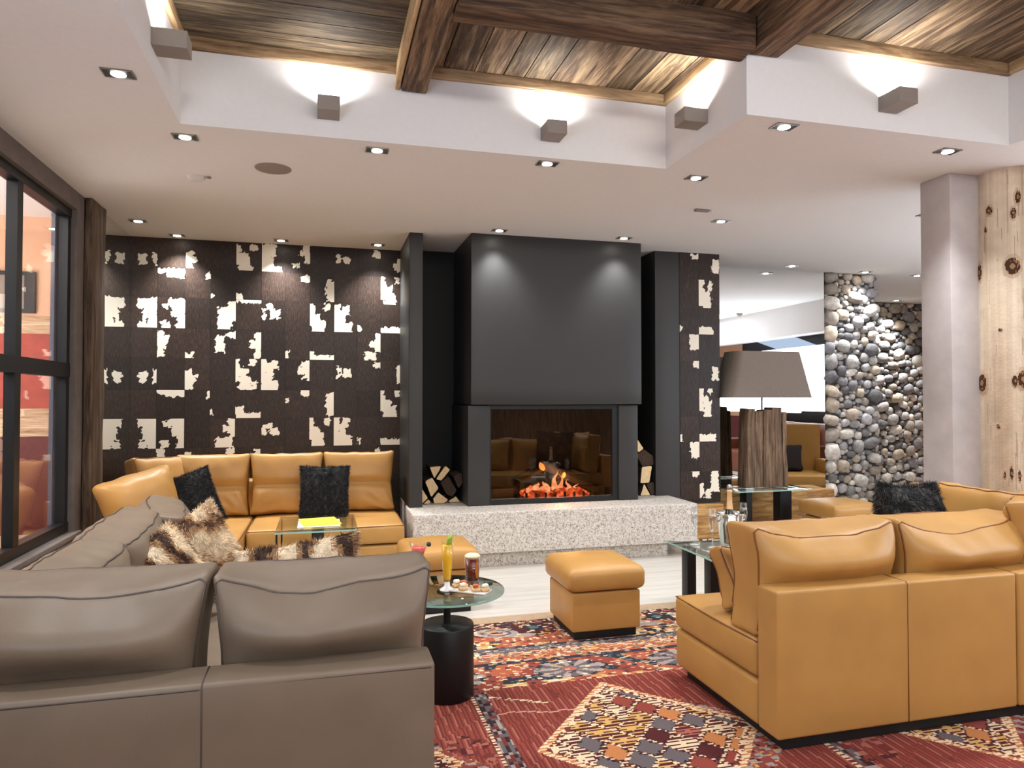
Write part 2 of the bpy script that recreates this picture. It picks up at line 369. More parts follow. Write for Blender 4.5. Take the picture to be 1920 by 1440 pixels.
# cow hide wall
COW= [(-1.636,2.681,-1.577,2.769,0.35),(-1.632,2.289,-1.484,2.362,0.9),(-1.59,2.187,-1.484,2.285,1),(-1.552,2.086,-1.483,2.185,1),(-1.63,2.089,-1.571,2.146,0.45),(-1.625,1.608,-1.567,1.689,0.35),(-1.504,1.599,-1.483,1.7,0.6),(-1.514,2.685,-1.493,2.776,0.5),(-1.621,1.196,-1.474,1.274,0.9),(-1.579,1.095,-1.473,1.197,1),(-1.542,0.998,-1.472,1.096,1),(-1.619,1.005,-1.561,1.061,0.45),(-1.479,2.611,-1.256,2.637,1),(-1.392,2.581,-1.255,2.616,0.8),(-1.372,2.296,-1.253,2.366,0.8),(-1.346,2.213,-1.252,2.293,0.7),(-1.303,2.092,-1.248,2.22,0.9),(-1.438,2.094,-1.387,2.152,0.5),(-1.423,2.283,-1.389,2.318,0.4),(-1.474,1.839,-1.432,2.059,0.9),(-1.437,1.95,-1.394,2.023,0.5),(-1.469,1.504,-1.246,1.54,1),(-1.382,1.475,-1.246,1.511,0.8),(-1.362,1.193,-1.243,1.268,0.8),(-1.337,1.11,-1.242,1.194,0.7),(-1.294,0.994,-1.238,1.12,0.9),(-1.428,1.002,-1.377,1.058,0.5),(-1.464,0.847,-1.423,0.972,0.9),(-1.413,1.195,-1.379,1.232,0.4),(-1.252,2.756,-1.188,2.809,0.7),(-1.252,2.72,-1.159,2.762,0.9),(-1.251,2.64,-1.196,2.715,0.8),(-1.244,1.828,-1.18,1.86,0.7),(-1.243,1.647,-1.187,1.702,0.8),(-1.242,1.61,-1.153,1.656,0.9),(-1.242,1.541,-1.178,1.61,0.8),(-1.236,0.906,-1.19,0.939,0.6),(-1.057,2.567,-1.031,2.612,0.4),(-1.048,1.462,-1.022,1.508,0.4),(-1.026,2.389,-1.009,2.426,0.4),(-1.021,1.294,-1.003,1.331,0.4),(-0.863,2.292,-0.806,2.357,0.8),(-0.907,2.245,-0.806,2.289,0.8),(-0.853,2.185,-0.805,2.244,0.8),(-0.878,2.033,-0.804,2.064,0.7),(-0.855,1.189,-0.798,1.25,0.8),(-0.898,1.142,-0.798,1.19,0.8),(-0.836,1.084,-0.797,1.142,0.8),(-0.861,0.935,-0.796,0.968,0.7),(-0.975,1.884,-0.903,2.033,0.15),(-0.959,2.074,-0.835,2.297,0.12),(-0.967,0.983,-0.826,1.079,0.2),(-0.811,2.72,-0.777,2.899,0.8),(-0.778,2.743,-0.706,2.815,0.7),(-0.769,2.658,-0.697,2.74,0.8),(-0.672,2.861,-0.627,2.907,0.6),(-0.697,2.64,-0.67,2.715,0.5),(-0.802,2.37,-0.748,2.431,0.7),(-0.793,2.367,-0.578,2.397,1),(-0.621,1.837,-0.575,2.064,0.95),(-0.665,1.927,-0.611,1.993,0.6),(-0.803,1.622,-0.775,1.811,0.9),(-0.775,1.651,-0.704,1.726,0.75),(-0.757,1.538,-0.671,1.651,0.75),(-0.664,1.766,-0.628,1.813,0.6),(-0.645,1.547,-0.618,1.604,0.4),(-0.794,1.311,-0.741,1.362,0.7),(-0.785,1.251,-0.571,1.302,1),(-0.613,0.864,-0.568,0.96,0.9),(-0.649,0.865,-0.604,0.923,0.6),(-0.582,2.627,-0.535,2.912,1),(-0.537,2.804,-0.454,2.914,0.9),(-0.536,2.629,-0.481,2.799,1),(-0.481,2.627,-0.399,2.706,0.8),(-0.56,2.215,-0.541,2.291,0.5),(-0.515,2.313,-0.479,2.35,0.4),(-0.487,2.219,-0.414,2.284,0.5),(-0.575,1.532,-0.528,1.814,1),(-0.529,1.605,-0.474,1.776,0.95),(-0.475,1.739,-0.429,1.806,0.7),(-0.528,1.533,-0.428,1.614,0.95),(-0.552,1.11,-0.534,1.186,0.5),(-0.489,1.109,-0.416,1.167,0.5),(-0.507,1.182,-0.48,1.205,0.4),(-0.189,2.859,-0.14,2.924,0.8),(-0.216,2.83,-0.136,2.864,0.7),(-0.169,2.762,-0.135,2.828,0.8),(-0.205,2.587,-0.135,2.622,0.7),(-0.191,1.743,-0.134,1.8,0.85),(-0.228,1.694,-0.13,1.742,0.8),(-0.172,1.642,-0.129,1.694,0.85),(-0.199,1.48,-0.132,1.514,0.7),(-0.357,1.856,-0.33,1.894,0.3),(-0.346,1.414,-0.327,1.452,0.3),(-0.28,2.718,-0.243,2.745,0.3),(0.038,2.4,0.096,2.594,0.9),(0.02,2.467,0.048,2.525,0.5),(-0.133,2.17,-0.1,2.363,0.85),(-0.101,2.201,-0.045,2.267,0.7),(-0.101,2.085,-0.006,2.199,0.7),(0.011,2.311,0.049,2.368,0.5),(-0.127,1.821,-0.089,1.898,0.5),(-0.108,1.808,0.099,1.849,1),(0.044,1.287,0.101,1.491,0.9),(0.025,1.365,0.054,1.433,0.5),(-0.127,1.066,-0.094,1.259,0.85),(-0.095,1.104,-0.039,1.162,0.7),(-0.095,0.987,-0.001,1.105,0.7),(0.017,1.2,0.055,1.249,0.5),(-0.071,1.842,0.023,1.86,0.7),(0.122,2.785,0.141,2.863,0.4),(0.189,2.787,0.247,2.827,0.4),(0.096,2.082,0.145,2.361,1),(0.144,2.084,0.192,2.294,1),(0.191,2.277,0.234,2.345,0.7),(0.192,2.085,0.259,2.178,0.9),(0.127,1.658,0.147,1.745,0.4),(0.194,1.659,0.252,1.727,0.45),(0.101,0.984,0.15,1.258,1),(0.149,0.984,0.198,1.199,1),(0.196,1.178,0.239,1.247,0.7),(0.197,0.982,0.264,1.071,0.9),(0.478,2.855,0.541,2.902,0.8),(0.501,2.008,0.544,2.077,0.8),(0.459,1.959,0.548,2.011,0.85),(0.502,1.919,0.549,1.968,0.8),(0.483,1.76,0.545,1.793,0.7),(0.496,0.859,0.549,0.943,0.8),(0.395,1.829,0.502,1.906,0.12),(0.327,1.01,0.35,1.05,0.4),(0.326,2.123,0.346,2.162,0.4),(0.715,2.726,0.755,2.834,0.8),(0.685,2.744,0.719,2.793,0.5),(0.546,2.448,0.578,2.646,0.9),(0.578,2.49,0.647,2.557,0.8),(0.588,2.362,0.687,2.488,0.8),(0.696,2.604,0.726,2.653,0.5),(0.552,2.093,0.757,2.148,1),(0.719,1.612,0.759,1.772,0.9),(0.699,1.662,0.723,1.712,0.5),(0.55,1.324,0.582,1.532,0.9),(0.582,1.363,0.641,1.423,0.8),(0.592,1.249,0.691,1.363,0.75),(0.7,1.473,0.729,1.532,0.5),(0.56,0.982,0.761,1.037,1)]
COLS = [-1.71, -1.479, -1.242, -1.024, -.802, -.574, -.356, -.13, .099, .319, .546, .77]
ROWS = [0, .15, .43, .71, .988, 1.263, 1.528, 1.823, 2.098, 2.384, 2.661, 2.94]
def hide(name, x0, x1, y, z0, z1, blobs, cols, rows, seed, step=.0135):
    def idx(a, v):
        for i in range(len(a)-1):
            if v < a[i+1]: return i
        return len(a)-2
    bl = {}
    for b in blobs: bl.setdefault((idx(cols, (b[0]+b[2])/2), idx(rows, (b[1]+b[3])/2)), []).append(b)
    rr = random.Random(seed)
    tn = {(i, j): rr.uniform(.75, 1.35) for i in range(len(cols)) for j in range(len(rows))}
    mb = MB(); white = []; cols_t = []
    for i in range(len(cols)-1):
        for j in range(len(rows)-1):
            a0, a1 = max(x0, cols[i]+.001), min(x1, cols[i+1]-.001); c0, c1 = max(z0, rows[j]+.0008), min(z1, rows[j+1]-.0008)
            if a1 <= a0 or c1 <= c0: continue
            nx, nzz = max(2, int((a1-a0)/step)), max(2, int((c1-c0)/step)); vs = []; fs = []
            for q in range(nzz+1):
                for p in range(nx+1):
                    X, Z = a0+(a1-a0)*p/nx, c0+(c1-c0)*q/nzz; vs.append((X, y, Z)); w = 0
                    for (bx0, bz0, bx1, bz1, st) in bl.get((i, j), ()):
                        cx, cz, hx, hz = (bx0+bx1)/2, (bz0+bz1)/2, (bx1-bx0)/2, (bz1-bz0)/2
                        dx, dz = abs(X-cx)-hx, abs(Z-cz)-hz
                        d = max(dx, dz) if (dx < 0 or dz < 0) else math.hypot(dx, dz)
                        d += .024*nz(X*28+seed, Z*28, 3)+.020*nz(X*62, Z*62, seed)
                        w = max(w, min(1, max(0, .5-(d-.009)/.022))*(.45+.55*min(1, st*1.2)))
                    white.append(w)
            W = nx+1
            fs = [(q*W+p, q*W+p+1, (q+1)*W+p+1, (q+1)*W+p) for q in range(nzz) for p in range(nx)]
            k = tn[(i, j)]; mb.raw(vs, fs, False, 0, (k, k*.97, k*.95))
    o = mb.build(name, 'cowhide')
    at = o.data.attributes.new('white', 'FLOAT', 'POINT'); at.data.foreach_set('value', white)
    return o
m = MB().box(-1.95, .76, 7.09, 7.25, 0, ZC); struct(m.build('wall_back', 'black_paint'))
o = hide('hide_panelling', -1.71, .757, 7.083, 0, 2.93, COW, COLS, ROWS, 5)
tag(o, 'wall covering of dark brown and white cowhide tiles behind the corner sofa', 'wall covering')
m = MB().box(.76, 5.7, 7.03, 7.25, 0, ZC); struct(m.build('wall_niche', 'black_paint'))
m = MB().box(5.7, 9.4, 9.25, 9.6, 0, ZC); struct(m.build('wall_far', 'white_plaster'))
m = MB().box(9.15, 9.4, -3.8, 9.3, 0, ZC); struct(m.build('wall_right', 'peach_paint'))
m = MB().box(9.12, 9.15, -3.6, 6, 0, 1.05); struct(m.build('wall_right_panelling', 'maroon_paint'))
m = MB().box(-1.95, 9.4, -3.8, -3.6, 0, ZC); struct(m.build('wall_rear', 'lamp_timber'))
# left wall with the steel window
m = MB()
m.box(-1.84, -1.71, -3.8, -1.2, 0, ZC); m.box(-1.84, -1.71, -1.2, 1.4, 0, .5); m.box(-1.84, -1.71, -1.2, 1.4, 2.80, ZC); m.box(-1.84, -1.71, 1.4, 2.3, 0, ZC); m.box(-1.84, -1.71, 2.3, 5.66, 0, .5); m.box(-1.84, -1.71, 2.3, 5.66, 2.80, ZC); m.box(-1.84, -1.71, 5.66, 9.6, 0, ZC)
struct(m.build('wall_left', 'taupe_plaster'))
m = MB().rbox(-1.80, -1.67, 2.3, 5.70, .47, .505, .006, 2); struct(m.build('trim_6', 'taupe_plaster'))
w = MB()
for (y0, y1) in ((5.60, 5.66), (4.75, 4.83), (3.85, 3.93), (2.95, 3.03), (2.3, 2.36)): w.box(-1.81, -1.75, y0, y1, .505, 2.80)
w.box(-1.82, -1.745, 2.3, 5.66, .505, .575); w.box(-1.82, -1.745, 2.3, 5.66, 2.74, 2.80); w.box(-1.815, -1.745, 2.3, 5.66, 1.60, 1.70)
wf = struct(w.build('window_1', 'window_steel'))
MB().box(-1.785, -1.779, 2.35, 5.61, .57, 2.75).build('pane', 'window_glass', wf)
MB().box(-1.845, -1.82, 5.57, 5.66, .51, 2.79).build('reveal', 'blue_grey_paint', wf)
o = rough_box(-1.705, -1.65, 5.80, 6.12, 0, ZC, 2, .006, 3).build('timber_post', 'timber_upright', None, (-1.7, 5.96, 0))
tag(o, 'dark rough timber post between the black window and the wall mirror', 'post')
o = MB().box(-1.709, -1.699, 6.125, 7.078, .0, ZC).build('wall_mirror', 'mirror_silver', None, (-1.7, 6.6, 0))
tag(o, 'frameless wall mirror in the corner beside the timber post, doubling the cowhide', 'mirror')
w = MB()
for y0 in (-1.2, -.36, .48, 1.34): w.box(-1.81, -1.75, y0, y0+.06, .505, 2.80)
w.box(-1.82, -1.745, -1.2, 1.4, .505, .575); w.box(-1.82, -1.745, -1.2, 1.4, 2.74, 2.80); w.box(-1.815, -1.745, -1.2, 1.4, 1.60, 1.70)
w2 = struct(w.build('added_window', 'window_steel'))  # unseen window, added as a setting for the cool ceiling fill
MB().box(-1.785, -1.779, -1.15, 1.35, .57, 2.75).build('pane', 'window_glass', w2)
# room seen through the steel window
m = MB()
m.box(-6.2, -1.84, 8.6, 8.7, 2.32, 3.4); struct(m.build('wall_annex', 'peach_paint'))
m = MB().box(-6.2, -1.84, 8.58, 8.7, 2.14, 2.32).box(-6.2, -1.84, 8.58, 8.7, 1.04, 1.34); struct(m.build('wall_annex_boards', 'annex_plank'))
m = MB().box(-6.2, -1.84, 8.59, 8.7, 1.34, 2.14); struct(m.build('wall_annex_band', 'red_paint'))
m = MB().box(-6.2, -1.84, 8.59, 8.7, 0, 1.04); struct(m.build('wall_annex_dado', 'maroon_paint'))
m = MB().box(-6.3, -6.2, -3.8, 8.7, 0, 3.4); struct(m.build('wall_annex_side', 'peach_paint'))
m = MB().box(-6.2, -1.84, -3.8, -3.7, 0, 3.4); struct(m.build('wall_annex_rear', 'peach_paint'))
m = MB().box(-6.3, -1.84, -3.8, 8.7, 3.4, 3.5).box(-1.86, -1.84, -3.8, 8.7, ZC, 3.4); struct(m.build('ceiling_annex', 'white_plaster'))
t = thing('picture', 'small black framed picture hung on the peach wall beyond the window', 'picture', (-3.0, 8.57, 2.5))
m = MB(); m.box(-3.42, -2.98, 8.555, 8.598, 2.36, 2.40); m.box(-3.42, -2.98, 8.555, 8.598, 2.76, 2.80); m.box(-3.42, -3.38, 8.555, 8.598, 2.40, 2.76); m.box(-3.08, -2.98, 8.555, 8.598, 2.40, 2.76)
m.build('frame', 'black_steel', t); MB().box(-3.38, -3.08, 8.575, 8.597, 2.40, 2.76).build('print', 'speaker_cloth', t)
# right-hand mirror and the boarded ledge under it
o = MB().box(3.945, 5.66, 7.0, 7.03, .0, ZC).build('wall_mirror', 'mirror_silver', None, (4.8, 7.0, 0))
tag(o, 'large frameless wall mirror behind the table lamp, reflecting the lounge', 'mirror')
o = rough_box(3.945, 5.62, 6.80, 6.99, 0, .42, 0, .004, 31).build('plank_ledge', 'old_plank', None, (4.8, 6.9, 0))
tag(o, 'low boxed ledge of knotty old planks running under the large mirror', 'ledge')
# bulkhead and lowered ceiling on the far side of the lounge (seen in the mirror)
m = MB().box(7.2, 7.4, -3.6, 5.8, 2.45, ZC); struct(m.build('ceiling_bulkhead', 'white_plaster'))
m = MB().box(7.4, 9.15, -3.6, 5.8, 2.66, 2.70); struct(m.build('ceiling_lowered', 'white_plaster'))

# stones
def stones(mb, o3, ud, vd, nd, W, H, radii, seed, flat=.55, edge=None):
    rr = random.Random(seed); pts = []
    cells = {}
    def ok(u, v, r):
        for i in range(int((u-.25)/.1), int((u+.25)/.1)+1):
            for j in range(int((v-.25)/.1), int((v+.25)/.1)+1):
                for (a, b, c) in cells.get((i, j), ()):
                    if math.hypot((a-u)*.9, b-v) < (r+c)*.84: return False
        return True
    def put(u, v, r): pts.append((u, v, r)); cells.setdefault((int(u/.1), int(v/.1)), []).append((u, v, r))
    if edge:
        v = 0
        while v < H:
            r = rr.uniform(.06, .105); put(edge*.5+rr.uniform(0, .04), v+r, r*1.05); v += 2*r*.97
    for (r0, r1, tries) in radii:
        for _ in range(tries):
            u, v, r = rr.uniform(.01, W-.01), rr.uniform(.0, H), rr.uniform(r0, r1)
            if ok(u, v, r): put(u, v, r)
    bm = bmesh.new(); bmesh.ops.create_icosphere(bm, subdivisions=2, radius=1); tv = [v.co.copy() for v in bm.verts]; tf = [[v.index for v in f.verts] for f in bm.faces]; bm.free()
    pal = [(172, 168, 164), (146, 143, 140), (196, 190, 182), (124, 122, 122), (160, 150, 138), (208, 202, 192), (136, 134, 138), (178, 164, 146), (104, 103, 104), (166, 164, 164)]
    for k, (u, v, r) in enumerate(pts):
        a = rr.uniform(-.35, .35); ex = rr.uniform(1.0, 1.28); ey = 1/ex*rr.uniform(.95, 1.08); c = s2l(rr.choice(pal)); j = rr.uniform(.75, 1.15); c = tuple(q*j for q in c); vs = []
        fl = flat*rr.uniform(.85, 1.2)
        for p in tv:
            q = Vector([math.copysign(abs(w)**.8, w) for w in p]); q *= 1+.16*nz(p.x*1.6+k*3.1, p.y*1.6, p.z*1.6)
            x_, y_ = q.x*r*ex*1.04, q.y*r*ey*1.04; x2 = x_*math.cos(a)-y_*math.sin(a); y2 = x_*math.sin(a)+y_*math.cos(a)
            vs.append(o3+ud*(u+x2)+vd*max(0.002, min(H-.002, v+y2))+nd*(q.z*min(r, .085)*fl))
        mb.raw(vs, tf, True, 0, c)
X_, Y_, Z_ = Vector((1, 0, 0)), Vector((0, 1, 0)), Vector((0, 0, 1))
RAD = [(.07, .09, 60), (.05, .066, 500), (.034, .046, 2500), (.022, .03, 5000)]
t = thing('stone_pillar', 'full-height pillar of rounded grey river stones at the edge of the large mirror', 'pillar', (6.0, 7.1, 0))
MB().box(5.70, 6.40, 7.04, 8.95, 0, ZC).build('mortar_core', 'mortar', t)
m = MB(); stones(m, Vector((5.69, 7.04, 0)), X_, Z_, -Y_, .72, ZC-.005, RAD, 3, .75, .1)
stones(m, Vector((6.40, 7.06, 0)), Y_, Z_, X_, 1.8, ZC-.005, [(.06, .09, 160), (.04, .055, 900), (.028, .036, 2000)], 4, .6)
m.build('stone_facing', 'stone', t)
t = thing('stone_wall', 'wall of small rounded pale stones further back behind the stone pillar', 'wall', (7.8, 9.1, 0))
MB().box(6.40, 9.15, 9.02, 9.24, 0, ZC).build('mortar_core', 'mortar', t)
m = MB(); stones(m, Vector((6.5, 9.02, 0)), X_, Z_, -Y_, 2.6, ZC-.005, [(.08, .10, 200), (.055, .075, 1600), (.038, .05, 5000), (.025, .034, 7000)], 9, .75)
m.build('stone_facing', 'stone', t)

# concrete pier and log column
o = MB().rbox(3.962, 4.30, 3.69, 3.93, 0, ZC, .006, 2).build('concrete_pillar', 'grey_plaster', None, (4.1, 3.8, 0))
tag(o, 'square grey concrete pillar attached to the bleached log column', 'pillar')
KN = [(167.3,2.28,.018,.053),(-136.3,2.29,.037,.054),(170.3,1.55,.032,.056),(-122.7,1.57,.027,.054),(-155.5,1.89,.01,.01),(-171.4,2.67,.02,.028),(-133.6,2.63,.014,.034),(-126.8,2.73,.014,.041),(-152,.96,.006,.022),(-141.6,.975,.008,.042),(-129.7,.96,.007,.034),(-178,2.55,.01,.017),(-134.8,1.56,.014,.034),(-161,1.27,.01,.014),(-110,2.1,.03,.05),(-95,1.2,.03,.05),(150,1.9,.03,.05)]
m = MB(); NA, NZ = 300, 480; vs = []; fs = []; fc = []; r0 = .2
for j in range(NZ+1):
    z = ZC*j/NZ
    for i in range(NA):
        a = 2*PI*i/NA; r = r0+.006*nz(math.cos(a)*2, math.sin(a)*2, z*1.2)
        for (ka, kz, kw, kh) in KN:
            d = (math.degrees(a)-ka+180) % 360-180; e = (math.radians(d)*r0/(kw*1.6))**2+((z-kz)/(kh*1.4))**2
            if e < 1: r += .008*(1-e)
        vs.append((4.38+r*math.cos(a), 3.63+r*math.sin(a), z))
base, crk, dk, md = s2l((206, 190, 168)), s2l((128, 104, 82)), s2l((62, 40, 26)), s2l((150, 112, 78))
for j in range(NZ):
    z = ZC*(j+.5)/NZ
    for i in range(NA):
        fs.append((j*NA+i, j*NA+(i+1) % NA, (j+1)*NA+(i+1) % NA, (j+1)*NA+i)); a = 2*PI*(i+.5)/NA
        g = nz(math.cos(a)*16, math.sin(a)*16, z*.8)*.5+.5; k = .82+.3*g; c = [q*k for q in base]
        g2 = max(0, min(1, 1.6*nz(math.cos(a)*3.5+2, math.sin(a)*3.5, z*.45)+.25*nz(math.cos(a)*40, math.sin(a)*40, z*1.5)))*.6; c = [q*(1-g2)+w*g2 for q, w in zip(c, s2l((158, 128, 98)))]
        cr = nz(math.cos(a)*9+5, math.sin(a)*9, z*.5)
        if abs(cr) < .022 and nz(a*4, z*1.7, 6) > -.05: c = [q*.45+w*.55 for q, w in zip(c, crk)]
        best = 9
        for (ka, kz, kw, kh) in KN:
            d = (math.degrees(a)-ka+180) % 360-180; e = (math.radians(d)*r0/kw)**2+((z-kz)/kh)**2
            best = min(best, e*(1+.4*nz(a*20, z*20, 2)))
        if best < .35: c = md if best < .12 else dk
        elif best < 1: c = dk if nz(a*30, z*30, 0) > -.2 else md
        elif best < 2.2: c = [q*.6+w*.4 for q, w in zip(c, md)]
        fc.append(tuple(c))
m.raw(vs, fs, True, 0, fc)
o = m.build('log_column', 'log_column', None, (4.38, 3.63, 0))
tag(o, 'round bleached tree-trunk column with dark knots beside the concrete pillar', 'column')

# ------------------------------------------------------------------ fireplace
t = thing('fireplace', 'modern black fireplace with tall charcoal hood and wide glass front, lit', 'fireplace', (2.1, 6.5, .48))
MB().rbox(1.27, 2.925, 6.15, 7.03, 1.392, ZC, .006, 2).build('hood', 'charcoal_steel', t)
MB().rbox(1.255, 1.455, 6.21, 7.03, .481, 1.385, .005, 2).build('post', 'charcoal_steel', t)
MB().rbox(2.715, 2.912, 6.21, 7.03, .481, 1.385, .005, 2).build('post', 'charcoal_steel', t)
fb = MB(); fb.box(1.455, 2.715, 6.93, 7.02, .481, 1.39); fb.box(1.455, 1.475, 6.26, 6.93, .481, 1.39); fb.box(2.695, 2.715, 6.26, 6.93, .481, 1.39); fb.box(1.475, 2.695, 6.26, 6.93, .481, .50); fb.box(1.475, 2.695, 6.26, 6.93, 1.36, 1.39)
fb.build('firebox', 'black_paint', t)
fr = MB(); fr.box(1.455, 2.715, 6.225, 6.26, .481, .525); fr.box(1.455, 2.715, 6.225, 6.26, 1.35, 1.388); fr.box(1.455, 1.472, 6.225, 6.26, .525, 1.35); fr.box(2.655, 2.715, 6.225, 6.26, .525, 1.35)
fr.build('door_frame', 'black_steel', t)
g = MB().box(1.472, 2.655, 6.240, 6.246, .525, 1.35).build('glass_door', 'fire_glass', t); g['label'] = 'smoky glass fire door'
for k in range(9): MB().cyl(1.75+k*.095, 6.36, .50, .56, .012, 10).build('grate_stud', 'black_steel', t)
def split_log(name, p0, p1, r, seed, mats, mb=None, sect=None):
    """log along p0-p1; sect: closed cross-section (a,b) about the axis, default round"""
    p0, p1 = Vector(p0), Vector(p1); d = (p1-p0).normalized(); u = d.cross(Z_ if abs(d.z) < .9 else X_).normalized(); w = u.cross(d)*-1
    if w.z < 0: w = -w
    sect = sect or [(r*math.cos(2*PI*k/14), r*math.sin(2*PI*k/14)) for k in range(14)]; n = len(sect); L = 7; vs = []; fs = []
    for i in range(L):
        c = p0.lerp(p1, i/(L-1))
        for k, (a, b) in enumerate(sect):
            j = 1+.12*nz(a*30+seed, b*30, i*.6); vs.append(c+u*a*j+w*b*j)
    m = MB(); m.raw(vs, [(i*n+k, i*n+(k+1) % n, (i+1)*n+(k+1) % n, (i+1)*n+k) for i in range(L-1) for k in range(n)], False, 0)
    m.raw(vs[:n], [tuple(range(n))], False, 1); m.raw(vs[-n:], [tuple(range(n))], False, 1); return m
for (a, b, r, lab) in (((1.84, 6.78, .62), (2.04, 6.50, .79), .045, 'charred log leaning up at one side of the fire, glowing at its end'),
                       ((2.06, 6.60, .80), (2.56, 6.74, .60), .042, 'long pale log slanting down across the top of the fire'),
                       ((2.26, 6.50, .70), (2.64, 6.60, .54), .032, 'thin split log lying at the foot of the long pale log'),
                       ((1.54, 6.50, .55), (1.80, 6.60, .55), .045, 'dark burnt log lying flat behind the embers')):
    o = split_log('burning_log', a, b, r, a[0]*9, 0).build('burning_log', ['log_bark', 'log_wood'], None, a)
    tag(o, lab, 'log', 'logs in the fire')
t = thing('log_fire', 'glowing embers and small flames burning behind the glass fire door', 'fire', (2.15, 6.5, .50))
def fnb(w, q): return w+Vector((.02*nz(w.x*11, w.y*9, 4), 0, (.05*nz(w.x*14, w.y*14, 2)+.02*nz(w.x*40, w.y*40, 2)-.03*abs(q.x)**3)*max(0, q.z)))
MB().rbox(1.84, 2.50, 6.38, 6.66, .502, .575, .035, 3, fnb, cell=.025, most=30).build('ember_bed', 'ember', t)
for (x, y, h, w) in ((1.97, 6.46, .10, .085), (2.06, 6.46, .11, .09), (2.16, 6.46, .21, .055), (2.22, 6.47, .17, .045), (2.29, 6.45, .12, .045), (2.36, 6.44, .08, .035), (1.90, 6.45, .06, .06)):
    m = MB(); pts = [Vector((x+.03*math.sin(i*.9+x*30)*i/7, y+.01*math.sin(i*1.7), .545+h*i/7)) for i in range(8)]
    m.tube(pts, [w*q for q in (.5, .62, .55, .42, .30, .2, .1, .02)], 10); m.build('flame', 'flame', t)
# charcoal side pilaster
o = MB().rbox(.735, .855, 6.27, 7.06, .481, ZC, .004, 2).build('pilaster', 'charcoal_steel', None, (.79, 6.6, .48))
tag(o, 'narrow charcoal upright fin between the cowhide wall and the log niche', 'pilaster')
t = thing('pilaster', 'wide upright with charcoal face and cowhide strip between fireplace and mirror', 'pilaster', (3.56, 6.7, 0))
MB().rbox(3.205, 3.93, 6.425, 7.02, .0, ZC, .003, 2).build('casing', 'charcoal_steel', t)
PANEL= [(3.689,2.405,3.74,2.653,0.9),(3.741,2.458,3.805,2.531,0.7),(3.749,2.358,3.818,2.481,0.8),(3.806,2.559,3.833,2.659,0.4),(3.849,2.739,3.91,2.862,0.5),(3.621,2.878,3.682,2.905,0.7),(3.691,2.095,3.844,2.167,0.9),(3.6,1.955,3.69,2.09,0.85),(3.634,1.768,3.689,1.817,0.6),(3.682,1.333,3.733,1.582,0.9),(3.734,1.37,3.798,1.457,0.7),(3.756,1.27,3.817,1.408,0.8),(3.799,1.507,3.84,1.57,0.4),(3.848,1.645,3.903,1.757,0.7),(3.685,1.008,3.865,1.073,0.95),(3.602,0.863,3.683,1.0,0.85),(3.619,0.677,3.682,0.728,0.7),(3.835,0.509,3.896,0.71,0.9),(3.673,0.465,3.728,0.566,0.8),(3.465,1.014,3.492,1.064,0.5),(3.471,2.137,3.49,2.173,0.5),(3.764,0.438,3.806,0.514,0.5)]
o = hide('hide_strip', 3.475, 3.928, 6.420, .40, ZC, PANEL, [3.475, 3.69, 3.93], [0, .43, .71, 1.01, 1.26, 1.55, 1.83, 2.10, 2.37, 2.66, 2.94], 8); o.parent = t; o.location = -org(t)
b = rough_box(3.36, 3.93, 6.36, 6.424, .005, .385, 0, .004, 77).build('plank_base', 'old_plank', t)
# hearth
t = thing('hearth_bench', 'long speckled granite hearth bench running in front of the fireplace', 'hearth', (2.0, 6.2, 0))
MB().rbox(.72, 3.34, 5.85, 6.42, .13, .48, .008, 2).build('bench_slab', 'granite', t)
MB().box(.74, 3.2, 6.42, 7.03, .13, .48).build('rear_slab', 'granite', t)
MB().rbox(.82, 3.075, 5.93, 7.0, 0, .13, .004, 2).build('recessed_base', 'granite', t)
# stacked firewood
LL = [([(.978,.528),(1.027,.585),(1.122,.513),(1.057,.462),(.993,.464)], 0, 'pale quarter log in the bottom row of the left niche, middle one'),
([(.88,.474),(.934,.525),(.954,.5),(.939,.476)], 0, 'small pale log wedged low against the charcoal fin in the niche'),
([(.865,.644),(.929,.535),(.875,.488)], 0, 'wedge of split log standing against the charcoal fin in the niche'),
([(.904,.687),(.968,.724),(1.032,.624),(.963,.539)], 0, 'square tan split log tilted above the bottom row'),
([(.948,.817),(1.056,.824),(1.037,.776),(.992,.709)], 0, 'pale triangular split log on top of the stack'),
([(1.096,.828),(1.141,.788),(1.057,.687),(1.007,.703)], 0, 'narrow pale split log leaning on top of the stack'),
([(1.047,.673),(1.126,.729),(1.201,.594),(1.161,.536),(1.107,.558)], 1, 'dark bark-faced log in the heart of the stack'),
([(1.127,.498),(1.196,.54),(1.237,.479),(1.197,.47),(1.147,.47)], 0, 'pale rounded log in the bottom row nearest the fireplace post'),
([(1.166,.728),(1.246,.76),(1.253,.666),(1.216,.613)], 1, 'very dark log at the top beside the fireplace post')]
RR = [([(2.99,1.062),(3.025,1.03),(3.082,.949),(3.03,.913),(2.978,.956)], 0, 'topmost log of the narrow stack, pale end just showing'),
([(3.001,.892),(3.088,.944),(3.192,.872),(3.198,.782),(3.075,.769)], 1, 'dark log under the topmost one in the narrow stack'),
([(3.064,.769),(3.174,.777),(3.144,.608),(3.046,.6)], 0, 'tan upright split log midway down the narrow stack'),
([(3.045,.483),(3.086,.604),(3.155,.483)], 0, 'wedge log at the bottom of the narrow stack'),
([(3.115,.593),(3.195,.611),(3.20,.483),(3.173,.483)], 1, 'dark brown log beside the bottom wedge in the narrow stack')]
